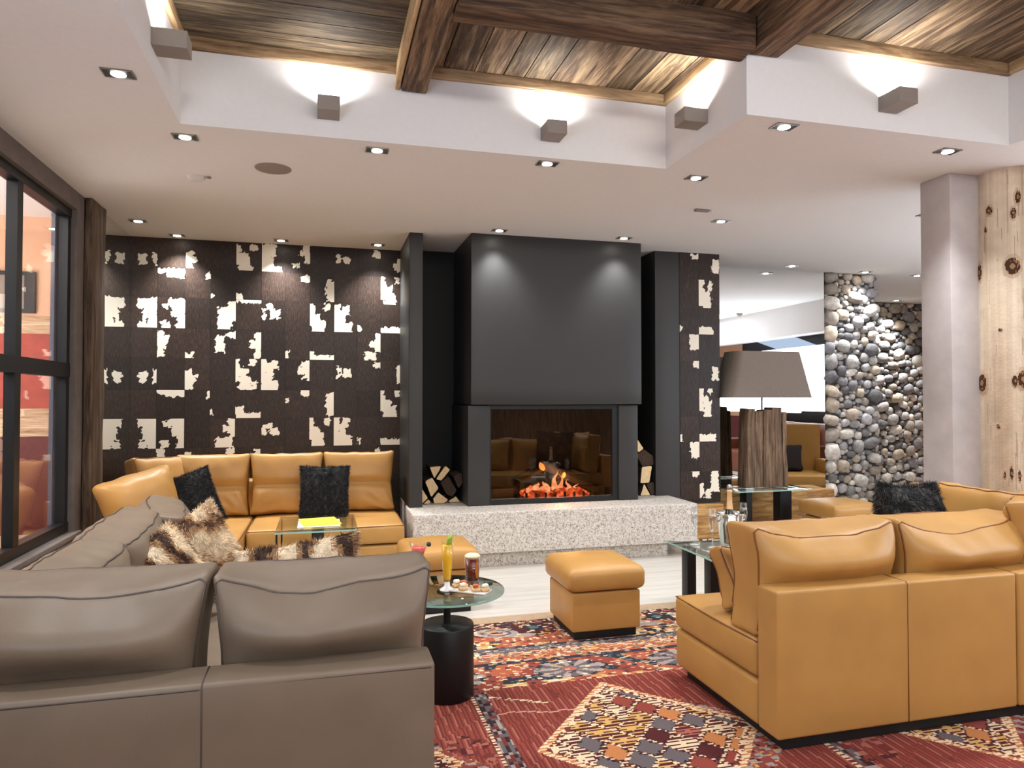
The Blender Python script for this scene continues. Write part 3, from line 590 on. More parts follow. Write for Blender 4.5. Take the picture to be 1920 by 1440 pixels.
for lst, grp in ((LL, 'firewood stacked left of the fire'), (RR, 'firewood stacked right of the fire')):
    for k, (sec, dark, lab) in enumerate(lst):
        cx = sum(p[0] for p in sec)/len(sec); cz = max(.485, sum(p[1] for p in sec)/len(sec)); out = []
        for i in range(len(sec)):      # a few extra points so the section is not razor sharp
            a, b = Vector(sec[i]), Vector(sec[(i+1) % len(sec)])
            for f in (.08, .36, .64, .92): out.append(tuple(a.lerp(b, f)))
        out = [((cx-p[0])*-.97, (max(p[1], .484)-cz)*.97) for p in out]
        m = MB(); n = len(out); vs = []; y0 = 6.45+R_.uniform(-.02, .03)
        for i in range(5):
            for a, b in out:
                j = 1+.07*nz(a*40+k, b*40, i*.7); vs.append((cx+a*j, y0+.075*i+(.008*nz(a*60, b*60, k) if i == 0 else 0), max(.483, cz+b*j)))
        m.raw(vs, [(i*n+q, (i+1)*n+q, (i+1)*n+(q+1) % n, i*n+(q+1) % n) for i in range(4) for q in range(n)], False, 0)
        m.raw(vs[:n], [tuple(range(n))], False, 1); m.raw(vs[-n:], [tuple(reversed(range(n)))], False, 1)
        o = m.build('firewood_log', ['log_bark', 'log_bark' if dark else 'cut_wood'], None, (cx, y0, .483)); tag(o, lab, 'log', grp)
# ------------------------------------------------------------------ carpet
PAL = {k: s2l(v) for k, v in dict(red=(140,68,58), red2=(114,54,48), rose=(166,100,86), ro=(170,92,68), mar=(84,40,42), navy=(52,52,60), grey=(104,94,96), lgrey=(160,146,140), cream=(226,202,168), yel=(206,162,100), org=(190,124,78), teal=(92,112,112), pink=(206,150,132), dk=(58,40,44)).items()}
def hsh(*a):
    x = math.sin(sum(v*k for v, k in zip(a, (12.9898, 78.233, 37.719))))*43758.5453; return x-math.floor(x)
def pick(h, names): return PAL[names[int(h*len(names)) % len(names)]]
def carpet_col(x, y):
    c = carpet_base(x, y); i, j = math.floor(x/.025), math.floor(y/.012); r = hsh(i, j, 7)
    if y > 3.42 and (j+i) % 2 == 0:
        if r > .90: return PAL['cream']
        if r > .80: return PAL['navy']
        if r > .74: return PAL['yel']
    return c
def carpet_base(x, y):
    i, j = math.floor(x/.016), math.floor(y/.013); r = hsh(i, j)
    dash = (j+i//3) % 2 == 0
    n1 = nz(x*9, y*9, 0); n2 = nz(x*22, y*22, 5); n3 = nz(x*5, y*5, 9)
    if y > 4.37: return pick(r, ('mar', 'dk', 'navy', 'mar', 'grey', 'cream')) if n2 < .25 else PAL['rose']
    yy = y
    if y > 4.10:                      # border with paisley drops
        u = (x-1.03+10*.85) % .85-.0; u = u if u < .42 else u-.85; v = y-4.235
        px, py = u+.35*v, v
        d = math.hypot(px/.135, (py)/.085); tail = math.hypot((u-.15)/.09, (v+.075)/.035)
        if d < 1 or tail < 1:
            dd = min(d, tail)
            return PAL['mar'] if d < .22 else PAL['pink'] if d < .36 else PAL['lgrey'] if d < .55 else PAL['grey'] if d < .7 else PAL['lgrey']
        d2 = math.hypot((u-.26)/.07, (v-.05)/.06)
        if d2 < 1: return PAL['teal'] if d2 < .5 else PAL['navy']
        if x > 1.42 and n1 > -.25: return pick(hsh(i//2, j//2), ('mar', 'cream', 'navy', 'rose', 'lgrey', 'mar', 'org'))
        if y > 4.16+.03*nz(x*6, 1, 1)+.03*math.sin(x*9): return pick(hsh(i//2, j), ('mar', 'mar', 'yel', 'dk', 'grey')) if n2 > .05 else PAL['mar']
        return PAL['ro']
    if y > 3.985:
        if x > 1.9 or (n3 > .22): return pick(hsh(i//2, j//2, 3), ('navy', 'cream', 'org', 'yel', 'grey'))
        return PAL['cream'] if y > 4.07 and i % 3 == 0 else (PAL['ro'] if r > .15 else PAL['rose'])
    if y > 3.955: return PAL['navy'] if n1 > -.1 else PAL['grey']
    if y > 3.90: return PAL['grey'] if r > .3 else PAL['lgrey']
    if y > 3.765:
        k = ((y-3.765)/.135+.5*abs(((x*7) % 2)-1)+.3*n2) % 1
        return PAL['cream'] if k < .35 and dash else PAL['ro'] if k < .6 else pick(r, ('org', 'yel', 'rose', 'ro', 'teal'))
    if y > 3.725: return PAL['navy'] if n2 > -.35 else PAL['grey']
    if y > 3.43:
        u = (x-1.28+10*.66) % .66; u = u if u < .33 else u-.66; v = y-3.585; a = math.atan2(v*1.4, u); d = math.hypot(u/.2, v/.12)
        if d < 1:
            return PAL['rose'] if d < .22 else PAL['lgrey'] if math.sin(a*9) > .1 and d > .3 else PAL['grey'] if d < .85 else PAL['navy']
        if y < 3.47 and n1 > 0: return pick(hsh(i//2, j), ('cream', 'yel', 'org'))
        if n1 > .18: return PAL['navy'] if r > .2 else PAL['teal']
        if n2 > .3 and dash: return pick(r, ('cream', 'yel', 'pink'))
        return PAL['ro'] if n3 > -.1 else PAL['red']
    # patchwork field
    P, Q = 1.34, 1.34
    lx = (x-.69+P*10) % P; ln = .035*math.sin(y*9)
    if y < 3.40:
        if lx < .022: return PAL['cream'] if dash else PAL['red2']
        if lx < .085: return pick(hsh(i, j//2), ('grey', 'dk', 'grey', 'lgrey', 'red2'))
    ux = (x-1.37+P*10+P/2) % P-P/2; vy = (y-2.78+Q*10+Q/2) % Q-Q/2
    s = abs(ux)/.52+abs(vy)/.60
    if s < 1:
        if s > .93: return PAL['cream'] if dash else PAL['org']
        if s > .87: return PAL['cream'] if r > .55 else PAL['red2']
        a, b = ux/.52+vy/.60, ux/.52-vy/.60; ca, cb = math.floor((a+1)/.29), math.floor((b+1)/.29); fa, fb = ((a+1)/.29) % 1, ((b+1)/.29) % 1
        if fa < .13 or fb < .13: return PAL['cream'] if dash else PAL['mar']
        c = hsh(ca, cb, 4); nm = ('grey', 'yel', 'red', 'cream', 'cream', 'mar', 'yel', 'grey', 'rose', 'org')[int(c*10)]
        inner = max(abs(fa-.55), abs(fb-.55))
        if nm in ('yel', 'cream', 'rose'): return PAL[nm] if (j % 2 or inner < .15) else PAL['mar']
        return PAL[nm] if inner < .36 or r > .35 else PAL['dk']
    s2 = abs((x-.30+P*10+P/2) % P-P/2)/.34+abs((y-2.72+Q*10+Q/2) % Q-Q/2)/.40
    if s2 < 1:
        k = (i+j) % 6
        return PAL['lgrey'] if k in (0, 1) and (i-j) % 6 > 1 else PAL['red'] if r > .4 else pick(r*2.4, ('mar', 'rose', 'grey', 'yel'))
    if abs(y-3.17+.18*(x-.75)-.01*math.sin(x*30)) < .011 and dash and lx < .65: return PAL['pink']
    if abs(y-3.33+.5*(x-.8)) < .012 and dash and lx < .35: return PAL['cream']
    k = math.floor((x+.05*y)/.0088) % 5
    if nz(x*2.2, y*2.2, 3) > .33 and n2 > .1: return pick(hsh(i//2, j//2), ('mar', 'rose', 'red2'))
    return (PAL['red'], PAL['red2'], PAL['red'], PAL['rose'] if n1 > -.1 else PAL['red'], PAL['red2'])[k] if nz(x*30, y*5, 2) < .45 else PAL['red2']
m = MB()
def cgrid(x0, x1, y0, y1, sx, sy):
    nx, ny = round((x1-x0)/sx), round((y1-y0)/sy); vs = []; fs = []; fc = []
    for j in range(ny+1): vs += [(x0+(x1-x0)*i/nx, y0+(y1-y0)*j/ny, .006) for i in range(nx+1)]
    for j in range(ny):
        for i in range(nx):
            fs.append((j*(nx+1)+i, j*(nx+1)+i+1, (j+1)*(nx+1)+i+1, (j+1)*(nx+1)+i)); fc.append(carpet_col(x0+(x1-x0)*(i+.5)/nx, y0+(y1-y0)*(j+.5)/ny))
    m.raw(vs, fs, False, 0, fc)
cgrid(.2, 3.3, 1.7, 4.43, .0085, .0095)
cgrid(-1.7, .2, 1.7, 4.43, .05, .05); cgrid(3.3, 6.0, 1.7, 4.43, .05, .05); cgrid(-1.7, 6.0, -2.4, 1.7, .07, .07)
m.box(-1.7, 6.0, -2.4, 4.43, .0005, .0055, 0, PAL['mar'])
o = m.build('carpet', 'carpet', None, (1.5, 2, 0)); tag(o, 'large red patchwork carpet with cream and navy kilim motifs', 'carpet')
o = MB().box(-1.7, 6.0, 4.432, 4.56, 0.0005, .004).build('threshold_strip', 'tan_stone_strip', None, (2, 4.5, 0)); tag(o, 'tan stone strip along the edge of the red carpet', 'floor strip')

# ------------------------------------------------------------------ cushions and sofas
def xform(cx, cy, z0, rotz=0, tilt=0, roll=0):
    return Matrix.Translation((cx, cy, z0)) @ Matrix.Rotation(math.radians(rotz), 4, 'Z') @ Matrix.Rotation(math.radians(tilt), 4, 'X') @ Matrix.Rotation(math.radians(roll), 4, 'Y')
def cushion(name, parent, cx, cy, z0, w, h, t_, rotz=0, tilt=0, roll=0, mat='orange_leather', pipe='orange_piping', dip=.03, bulge=.05, seed=0, crease=0, r=.035, pipes=(-1, 1), wr=1.0, back=None):
    """leather back cushion: local x width, y thickness (front is -y), z up"""
    back = bulge if back is None else back
    def fn(p, q):
        x, y, z = p; a, b = 1-abs(q.x)**3.2, 1-abs(q.z)**2.6; A, B = 1-q.x*q.x, 1-q.z*q.z
        y += q.y*(back*math.exp(-((q.z-.42)/.44)**2)*max(0, b)**.35 if (q.y > 0 and back != bulge) else bulge*max(0, b)**.7)*max(0, a)**.75
        if q.z > 0: z -= dip*q.z*A*(.45+.55*q.y)*(1+.35*nz(x*4+seed, 1, 2)); z += .014*q.z*q.x**6
        else: z += .012*(-q.z)*A*(1+nz(x*5, seed, 1))
        x -= q.x*.03*B*(1-.4*q.z)
        e = 1-A*B
        y += q.y*wr*(.012*nz(x*4+seed, z*6, seed)+.010*e*nz(x*13+seed, z*13, 3))
        th = math.atan2(q.z+1.05, (1.05-abs(q.x)))       # creases fanning out of the lower corners
        rad = math.hypot(q.z+1.05, 1.05-abs(q.x))
        y += q.y*wr*.011*math.sin(th*15+seed*1.7+q.x*2)*math.exp(-((rad-.55)/.38)**2)
        z += .006*wr*nz(x*12, y*12, seed+4)
        if crease and q.y < .2: y += crease*math.exp(-((q.z+.05)/.10)**2)*(1-.15*q.x**4)
        return Vector((x, y, z))
    M_ = xform(cx, cy, z0, rotz, tilt, roll)
    m = MB().rbox(-w/2, w/2, -t_/2, t_/2, 0, h, r, 3, fn, cell=.028, most=26).xf(M_)
    o = m.build(name, mat, parent)
    p = MB()
    for s in pipes:
        e = r*.3; pts = []
        def lin(a, b, n):
            for k in range(n): pts.append(tuple(a[i]+(b[i]-a[i])*k/n for i in range(2)))
        X0, X1, Z0, Z1 = -w/2+e, w/2-e, e, h-e; c = .02
        lin((X0+c, Z0), (X1-c, Z0), 14); lin((X1-c, Z0), (X1, Z0+c), 3); lin((X1, Z0+c), (X1, Z1-c), 10); lin((X1, Z1-c), (X1-c, Z1), 3)
        lin((X1-c, Z1), (X0+c, Z1), 18); lin((X0+c, Z1), (X0, Z1-c), 3); lin((X0, Z1-c), (X0, Z0+c), 10); lin((X0, Z0+c), (X0+c, Z0), 3)
        P3 = []
        for (x, z) in pts:
            y = s*(t_/2-e); P3.append(M_ @ fn(Vector((x, y, z)), Vector((x/(w/2), s*.97, (z-h/2)/(h/2)))))
        p.tube(P3, .0042, 6, True)
    p.build('piping', pipe, o); return o
def soft(seed, amp=.006):
    def fn(w, q):
        b = max(0, q.z)*(1-q.x*q.x)*(1-q.y*q.y); return w+Vector((0, 0, .015*b+amp*nz(w.x*6+seed, w.y*6, seed)*max(0, q.z)))
    return fn
def block(name, parent, b, r, mat, fn=None): return MB().rbox(*b, r, 3, fn).build(name, mat, parent)
def seat(parent, b, mat, pipe, seed):
    o = block('seat_cushion', parent, b, .03, mat, soft(seed)); x0, x1, y0, y1, z0, z1 = b; e = .009; z = z1-e
    MB().tube([(x0+e, y0+e, z), ((x0+x1)/2, y0+e*.2, z), (x1-e, y0+e, z), (x1-e*.2, (y0+y1)/2, z), (x1-e, y1-e, z), ((x0+x1)/2, y1-e*.2, z), (x0+e, y1-e, z), (x0+e*.2, (y0+y1)/2, z)], .004, 6, True).build('piping', pipe, o); return o
# --- near tan sofa
T = thing('corner_sofa', 'tan leather corner sofa with its back to the viewer, next to the log column', 'sofa', (2.6, 2.95, .006))
OL, OP = 'orange_leather', 'orange_piping'
block('plinth', T, (1.83, 3.82, 2.53, 3.32, .007, .07), .004, 'black_paint')
block('base', T, (1.785, 3.04, 2.64, 3.36, .06, .25), .02, OL)
block('base', T, (3.045, 3.86, 2.64, 3.42, .06, .25), .02, OL)
bk = MB().rbox(1.785, 3.03, 2.50, 2.64, .06, .66, .013, 3).build('backrest', OL, T)
MB().tube([(2.43, 2.4995, .065), (2.43, 2.4995, .65), (2.43, 2.505, .659), (2.43, 2.63, .6605)], .0022, 6).build('seam', OP, bk)
block('backrest', T, (3.04, 3.86, 2.50, 2.64, .06, .66), .013, OL)
block('backrest', T, (3.72, 3.86, 2.645, 3.42, .06, .66), .022, OL)
seat(T, (1.782, 3.03, 2.645, 3.37, .257, .42), OL, OP, 3)
seat(T, (3.035, 3.72, 2.645, 3.43, .257, .42), OL, OP, 4)
cushion('back_cushion', T, 2.17, 2.765, .415, .765, .47, .21, 180, 3, 0, dip=.05, bulge=.06, seed=2, back=.12)
cushion('back_cushion', T, 2.925, 2.765, .415, .745, .47, .21, 180, 3, 0, dip=.07, bulge=.06, seed=8, back=.12)
cushion('back_cushion', T, 3.56, 3.12, .415, .60, .53, .18, -90, -6, 0, dip=.02, bulge=.05, seed=13)
cushion('back_cushion', T, 3.52, 2.72, .415, .56, .54, .18, 215, 8, 0, dip=.02, bulge=.05, seed=17)
o = thing('throw_cushion', 'small tan leather cushion leaning on the end of the near tan sofa', 'cushion', (2.03, 2.98, .42))
cushion('cover', o, 2.05, 3.00, .445, .40, .29, .10, 183, 22, 0, dip=.01, bulge=.03, seed=31, r=.025)
# --- taupe grey sofa
T = thing('corner_sofa', 'taupe grey leather corner sofa nearest the viewer, along the window wall', 'sofa', (-.3, 3.0, .006))
GL, GP = 'grey_leather', 'grey_piping'
block('plinth', T, (-1.22, .30, 2.15, 2.99, .007, .07), .004, 'black_paint'); block('plinth', T, (-1.22, -.36, 2.995, 4.5, .007, .07), .004, 'black_paint')
block('base', T, (-.325, .325, 2.27, 3.02, .06, .25), .02, GL); block('base', T, (-1.26, -.33, 2.27, 4.55, .06, .25), .02, GL)
bk = MB().rbox(-1.26, .328, 2.115, 2.265, .06, .66, .013, 3).build('backrest', GL, T)
MB().tube([(-.32, 2.1145, .065), (-.32, 2.1145, .65), (-.32, 2.12, .659), (-.32, 2.25, .6605)], .0022, 6).build('seam', GP, bk)
block('backrest', T, (-1.26, -1.12, 2.27, 4.55, .06, .66), .02, GL)
MB().tube([(-1.25, 2.117, .645), (-.33, 2.117, .645), (-.32, 2.119, .644), (.315, 2.117, .645), (.325, 2.125, .645), (.326, 2.26, .645)], .0035, 6).build('piping', GP, T)
seat(T, (-.33, .328, 2.27, 3.03, .257, .42), GL, GP, 6); seat(T, (-1.12, -.335, 2.27, 4.56, .257, .42), GL, GP, 7)
cushion('back_cushion', T, .012, 2.42, .415, .685, .485, .25, 180, 3, 0, GL, GP, .055, .07, 4, back=.13)
cushion('back_cushion', T, -.682, 2.42, .415, .69, .495, .25, 180, 3, -1, GL, GP, .04, .07, 9, back=.13)
cushion('back_cushion', T, -.97, 2.98, .425, .70, .435, .17, -90, -11, 0, GL, GP, .0, .10, 14)
cushion('back_cushion', T, -.97, 3.66, .425, .66, .45, .17, -90, -10, 4, GL, GP, .0, .10, 19)
cushion('back_cushion', T, -.92, 4.25, .435, .58, .43, .17, -76, -12, 4, GL, GP, .0, .10, 25)
# --- tan sofa by the cowhide wall
T = thing('corner_sofa', 'tan leather corner sofa standing against the cowhide wall', 'sofa', (-.4, 6.4, .0))
block('plinth', T, (-1.5, .60, 5.76, 7.0, .001, .07), .004, 'black_paint'); block('plinth', T, (-1.5, -.62, 5.45, 5.758, .001, .07), .004, 'black_paint')
block('base', T, (-.57, .635, 5.74, 7.04, .06, .275), .02, OL); block('base', T, (-1.60, -.58, 5.40, 7.04, .06, .275), .02, OL)
block('backrest', T, (-1.60, .635, 6.86, 7.05, .277, .70), .02, OL); block('backrest', T, (-1.62, -1.5, 6.15, 6.855, .277, .66), .02, OL)
seat(T, (-.565, .64, 5.72, 6.86, .285, .435), OL, OP, 9); seat(T, (-1.5, -.575, 5.38, 6.86, .285, .435), OL, OP, 12)
cushion('back_cushion', T, -.905, 6.50, .43, .605, .53, .22, 0, -10, 0, dip=-.01, bulge=.05, seed=41, crease=.06, pipes=(1,))
cushion('back_cushion', T, -.305, 6.50, .43, .62, .53, .22, 0, -10, 0, dip=.02, bulge=.05, seed=47, crease=.06, pipes=(1,))
cushion('back_cushion', T, .315, 6.50, .43, .635, .53, .22, 0, -10, 0, dip=.02, bulge=.05, seed=53, crease=.06, pipes=(1,))
cushion('back_cushion', T, -1.23, 5.76, .45, .56, .45, .13, 36, -14, -13, dip=-.02, bulge=.13, seed=59, r=.05, pipes=(), wr=1.5)
cushion('back_cushion', T, -1.27, 6.40, .44, .52, .52, .18, 40, -10, 0, dip=.02, bulge=.06, seed=61)
o = thing('throw_cushion', 'small tan cushion lying in the corner below the tilted dark fur pillow', 'cushion', (-1.0, 5.9, .435))
cushion('cover', o, -1.09, 5.66, .45, .34, .32, .10, 34, -24, -16, dip=0, bulge=.03, seed=66, r=.03)

# ------------------------------------------------------------------ fur pillows
def pillow(name, label, cx, cy, z0, w, h, t_, rotz, tilt, roll, colf, n=7000, ln=.028, seed=0, cat='pillow', base='dark_cloth'):
    rr = random.Random(seed); M_ = xform(cx, cy, z0, rotz, tilt, roll); N = 22; vs = []; fs = []
    def P(u, v, s):
        e = max(0, (1-abs(u)**2.6))**.55*max(0, (1-abs(v)**2.6))**.55; k = 1-.07*(1-u*u)*abs(v)**3; kk = 1-.07*(1-v*v)*abs(u)**3
        return Vector((u*w/2*kk, s*t_/2*e+.012*nz(u*2+seed, v*2, s), (v*k+1)*h/2))
    for s in (-1, 1):
        o_ = len(vs); vs += [P(-1+2*i/N, -1+2*j/N, s) for j in range(N+1) for i in range(N+1)]
        for j in range(N):
            for i in range(N):
                q = (o_+j*(N+1)+i, o_+j*(N+1)+i+1, o_+(j+1)*(N+1)+i+1, o_+(j+1)*(N+1)+i); fs.append(q if s < 0 else tuple(reversed(q)))
    T = thing(name, label, cat, (cx, cy, z0)); cr = random.Random(seed+50); cc = [tuple(.75*q for q in colf(-1+2*((k % (N*N)) % N+.5)/N, -1+2*((k % (N*N))//N+.5)/N, cr)) for k in range(2*N*N)]; m = MB().raw(vs, fs, True, 0, cc).xf(M_); m.build('cover', 'fur', T)
    sv = []; sf = []; fc = []
    for k in range(n):
        u, v = rr.uniform(-1, 1), rr.uniform(-1, 1); s = -1 if rr.random() < .62 else 1
        if rr.random() < .16:
            if rr.random() < .5: u = math.copysign(rr.uniform(.93, 1), u)
            else: v = math.copysign(rr.uniform(.93, 1), v)
        p = P(u, v, s); d = .02; nn = (P(min(1, u+d), v, s)-P(max(-1, u-d), v, s)).cross(P(u, min(1, v+d), s)-P(u, max(-1, v-d), s))
        nn = nn.normalized() if nn.length > 1e-9 else Vector((0, s, 0))
        if nn.y*s < 0: nn = -nn
        out = Vector((u*abs(u)**3, 0, v*abs(v)**3))
        f = Vector((nz(u*3+seed, v*3, 1), 0, nz(u*3, v*3+seed, 4)-.55))
        dr = (nn*.36+out*.6+f*1.1+Vector((rr.uniform(-.35, .35), rr.uniform(-.2, .2), rr.uniform(-.35, .35)))).normalized()
        L = ln*rr.uniform(.6, 1.25); sd = dr.cross(Vector((rr.uniform(-1, 1), rr.uniform(-1, 1), rr.uniform(-1, 1)))).normalized()*rr.uniform(.0010, .0020)
        o_ = len(sv); sv += [p-sd, p+sd, p+dr*L]; sf.append((o_, o_+1, o_+2)); fc.append(colf(u, v, rr))
    m = MB().raw(sv, sf, False, 0, fc).xf(M_); f = m.build('fur', 'fur', T); f['kind'] = 'stuff'
    return T
def black(u, v, rr): k = rr.choice((.006, .009, .012, .02, .05)); return (k*1.02, k, k*1.05)
def greyblack(u, v, rr): k = rr.choice((.008, .012, .02, .05, .11)) if nz(u*3, v*3, 2) > -.1 else .008; return (k, k*.93, k*.92)
def striped(u, v, rr):
    q = u*4.2+.9*nz(u*2, v*2, 3)+rr.uniform(-.2, .2); k = math.sin(q*2.4)
    c = s2l((236, 216, 186)) if k > .1 else s2l((170, 130, 92)) if k > -.65 else s2l((74, 50, 38)); j = rr.uniform(.7, 1.15); return tuple(x*j for x in c)
def palefur(u, v, rr):
    q = v*2.6+u+.9*nz(u*2, v*2, 8)+rr.uniform(-.3, .3); k = math.sin(q*2.2)
    c = s2l((236, 214, 182)) if k > -.1 else s2l((186, 146, 104)) if k > -.8 else s2l((96, 66, 48)); j = rr.uniform(.75, 1.15); return tuple(x*j for x in c)
pillow('fur_pillow', 'black fur pillow tilted in the corner of the sofa by the cowhide wall', -.90, 5.90, .45, .38, .45, .15, 6, -16, -20, black, 13000, .022, 1)
pillow('fur_pillow', 'upright square black fur pillow between two back cushions below the cowhide wall', .01, 6.14, .44, .41, .45, .16, 0, -16, 1, black, 13000, .022, 2)
pillow('fur_pillow', 'large greyish black fur pillow on the tan sofa in front of the stone pillar', 3.10, 3.12, .47, .50, .52, .24, 14, -8, 3, greyblack, 16000, .03, 3)
pillow('fur_pillow', 'plump cream and brown striped fur pillow slumped on the grey sofa', -.56, 3.52, .44, .40, .42, .22, 28, -22, -34, striped, 16000, .022, 4, base='brown_leather')
pillow('fur_pillow', 'paler fur pillow propped behind the plump striped one', -.50, 3.86, .43, .44, .46, .12, 24, -12, -28, palefur, 15000, .022, 5, base='brown_leather')
pillow('fur_pillow', 'striped fur pillow peeking over the back cushion of the grey sofa', -.05, 2.80, .475, .48, .43, .16, 180, 12, 7, striped, 15000, .022, 6, base='brown_leather')

# ------------------------------------------------------------------ ottomans
def ottoman(label, x0, y0, w, seed, rot=0):
    T = thing('ottoman', label, 'ottoman', (x0+w/2, y0+w/2, .0), 'tan leather ottomans'); z = .007 if y0 < 4.4 else .001
    block('plinth', T, (x0+.02, x0+w-.02, y0+.02, y0+w-.02, z, .06), .004, 'black_paint')
    block('base', T, (x0, x0+w, y0, y0+w, .055, .285), .012, OL)
    def fn(p, q):
        b = (1-q.x*q.x)*(1-q.y*q.y); return p+Vector((q.x*.012*(1-q.z*q.z), q.y*.012*(1-q.z*q.z), .03*b*max(0, q.z)+.006*nz(p.x*9+seed, p.y*9, p.z*9)))
    o = block('seat_cushion', T, (x0-.02, x0+w+.02, y0-.02, y0+w+.02, .29, .435), .04, OL, fn)
    return T
ottoman('tan leather cube ottoman standing alone on the edge of the carpet', 1.435, 3.97, .44, 2)
ottoman('tan leather ottoman half hidden behind the round glass table with drinks', .55, 4.72, .45, 5)
ottoman('tan leather ottoman beside the fur pillow, in front of the stone pillar', 4.66, 5.62, .50, 8)

# ------------------------------------------------------------------ tables
T = thing('side_table', 'round glass-topped side table on a black drum base, holding drinks', 'table', (.59, 3.42, .006))
m = MB(); m.lathe(.59, 3.42, [(.0, .507), (.272, .507), (.277, .511), (.277, .515), (.272, .519), (0, .519)], 64); m.build('tabletop', 'table_glass', T)
m = MB(); m.lathe(.59, 3.42, [(.2775, .508), (.2785, .513), (.2775, .518)], 64); m.build('glass_rim', 'glass_edge', T)
m = MB(); m.lathe(.59, 3.43, [(.0, .007), (.128, .007), (.131, .012), (.131, .345), (.127, .352), (0, .352)], 48); m.build('drum', 'black_steel', T)
MB().cyl(.59, 3.43, .352, .500, .018, 20).cyl(.59, 3.43, .500, .507, .05, 24).build('column', 'black_steel', T)
T = thing('coffee_table', 'glass coffee table with black slab legs, holding flutes and champagne bucket', 'table', (2.65, 4.14, .0))
MB().rbox(2.31, 2.99, 3.84, 4.46, .447, .459, .004, 2).build('tabletop', 'table_glass', T)
m = MB(); m.box(2.306, 2.3095, 3.84, 4.46, .448, .458).box(2.31, 2.99, 3.836, 3.8395, .448, .458).build('glass_rim', 'glass_edge', T)
MB().rbox(2.355, 2.42, 4.26, 4.34, .007, .446, .003, 2).build('leg', 'black_steel', T)
MB().rbox(2.315, 2.38, 3.90, 3.98, .007, .446, .003, 2).build('leg', 'black_steel', T)
MB().rbox(2.84, 2.90, 4.14, 4.24, .007, .446, .003, 2).build('leg', 'black_steel', T)
T = thing('coffee_table', 'small square glass table before the cowhide-wall sofa, yellow booklet on top', 'table', (-.04, 5.3, 0))
MB().rbox(-.31, .235, 4.96, 5.62, .54, .552, .004, 2).build('tabletop', 'table_glass', T)
m = MB().box(-.31, .235, 4.956, 4.9595, .541, .551); m.build('glass_rim', 'glass_edge', T)
for x in (-.298, .222): MB().box(x-.006, x+.006, 4.975, 4.987, .001, .539).build('leg', 'black_steel', T)
for x in (-.298, .222): MB().box(x-.006, x+.006, 5.595, 5.607, .001, .539).build('leg', 'black_steel', T)
MB().rbox(-.075, .01, 5.22, 5.36, .001, .539, .004, 2).build('panel', 'charcoal_steel', T)
T = thing('lamp_table', 'high glass table with black slab legs carrying the big timber lamp', 'table', (4.46, 6.45, 0))
MB().rbox(3.98, 4.86, 6.20, 6.74, .508, .520, .004, 2).build('tabletop', 'table_glass', T)
m = MB().box(3.98, 4.86, 6.196, 6.1995, .509, .519); m.build('glass_rim', 'glass_edge', T)
MB().rbox(4.20, 4.27, 6.38, 6.50, .001, .507, .003, 2).build('leg', 'black_steel', T)
MB().rbox(4.60, 4.74, 6.38, 6.50, .001, .507, .003, 2).build('leg', 'black_steel', T)
# booklet
T = thing('booklet', 'yellow booklet lying on the small square glass table', 'booklet', (0, 5.3, .553))
MB().rbox(-.17, .12, 5.10, 5.38, .5535, .557, .0015, 2).build('pages', 'white_paper', T)
M_ = Matrix.Translation((0, 5.27, 0)) @ Matrix.Rotation(math.radians(9), 4, 'Z') @ Matrix.Translation((0, -5.27, 0))
MB().rbox(-.15, .11, 5.13, 5.43, .5575, .566, .002, 2).xf(M_).build('cover', 'yellow_paper', T)

# ------------------------------------------------------------------ table lamp
T = thing('table_lamp', 'huge table lamp with rough timber slab base and linen shade', 'lamp', (4.46, 6.48, .521))
m = MB(); xs = [4.235, 4.33, 4.43, 4.53, 4.65, 4.70]; tops = [1.345, 1.315, 1.33, 1.355, 1.30]
for i in range(5):
    def fn(w, q, i=i): 
        d = .014*max(0, 1-(w.z-.522)/.83); return w+Vector(((w.x-4.46)*.10*(1-(w.z-.522)/.83)+.010*nz(w.z*4, i*3, 1), .012*nz(w.x*8, w.z*5, i), .012*nz(w.x*30, w.y*30, i)*max(0, q.z)))
    m.rbox(xs[i], xs[i+1]-.003, 6.40+.012*(i % 2), 6.56-.008*(i % 3), .522, tops[i], .008, 2, fn)
m.build('timber_base', 'lamp_timber', T)
MB().cyl(4.46, 6.48, 1.30, 1.62, .012, 12).build('stem', 'dull_chrome', T)
m = MB(); vs = []; fs = []
def rr_(w, d, z, n=10, r=.09):
    out = []
    for (sx, sy, a0) in ((1, 1, 0), (-1, 1, 90), (-1, -1, 180), (1, -1, 270)):
        for k in range(n+1):
            a = math.radians(a0+90*k/n); out.append((4.462+sx*(w-r)+r*math.cos(a), 6.48+sy*(d-r)+r*math.sin(a), z))
    return out
A, B = rr_(.505, .20, 1.455), rr_(.385, .16, 1.935); A2, B2 = rr_(.501, .196, 1.455), rr_(.381, .156, 1.935); n = len(A)
m.raw(A+B, [(k, (k+1) % n, n+(k+1) % n, n+k) for k in range(n)], True); m.raw(A2+B2, [(n+k, n+(k+1) % n, (k+1) % n, k) for k in range(n)], True)
m.raw(A+A2, [(n+k, n+(k+1) % n, (k+1) % n, k) for k in range(n)]); m.raw(B+B2, [(k, (k+1) % n, n+(k+1) % n, n+k) for k in range(n)])
m.build('lamp_shade', 'lamp_linen', T)

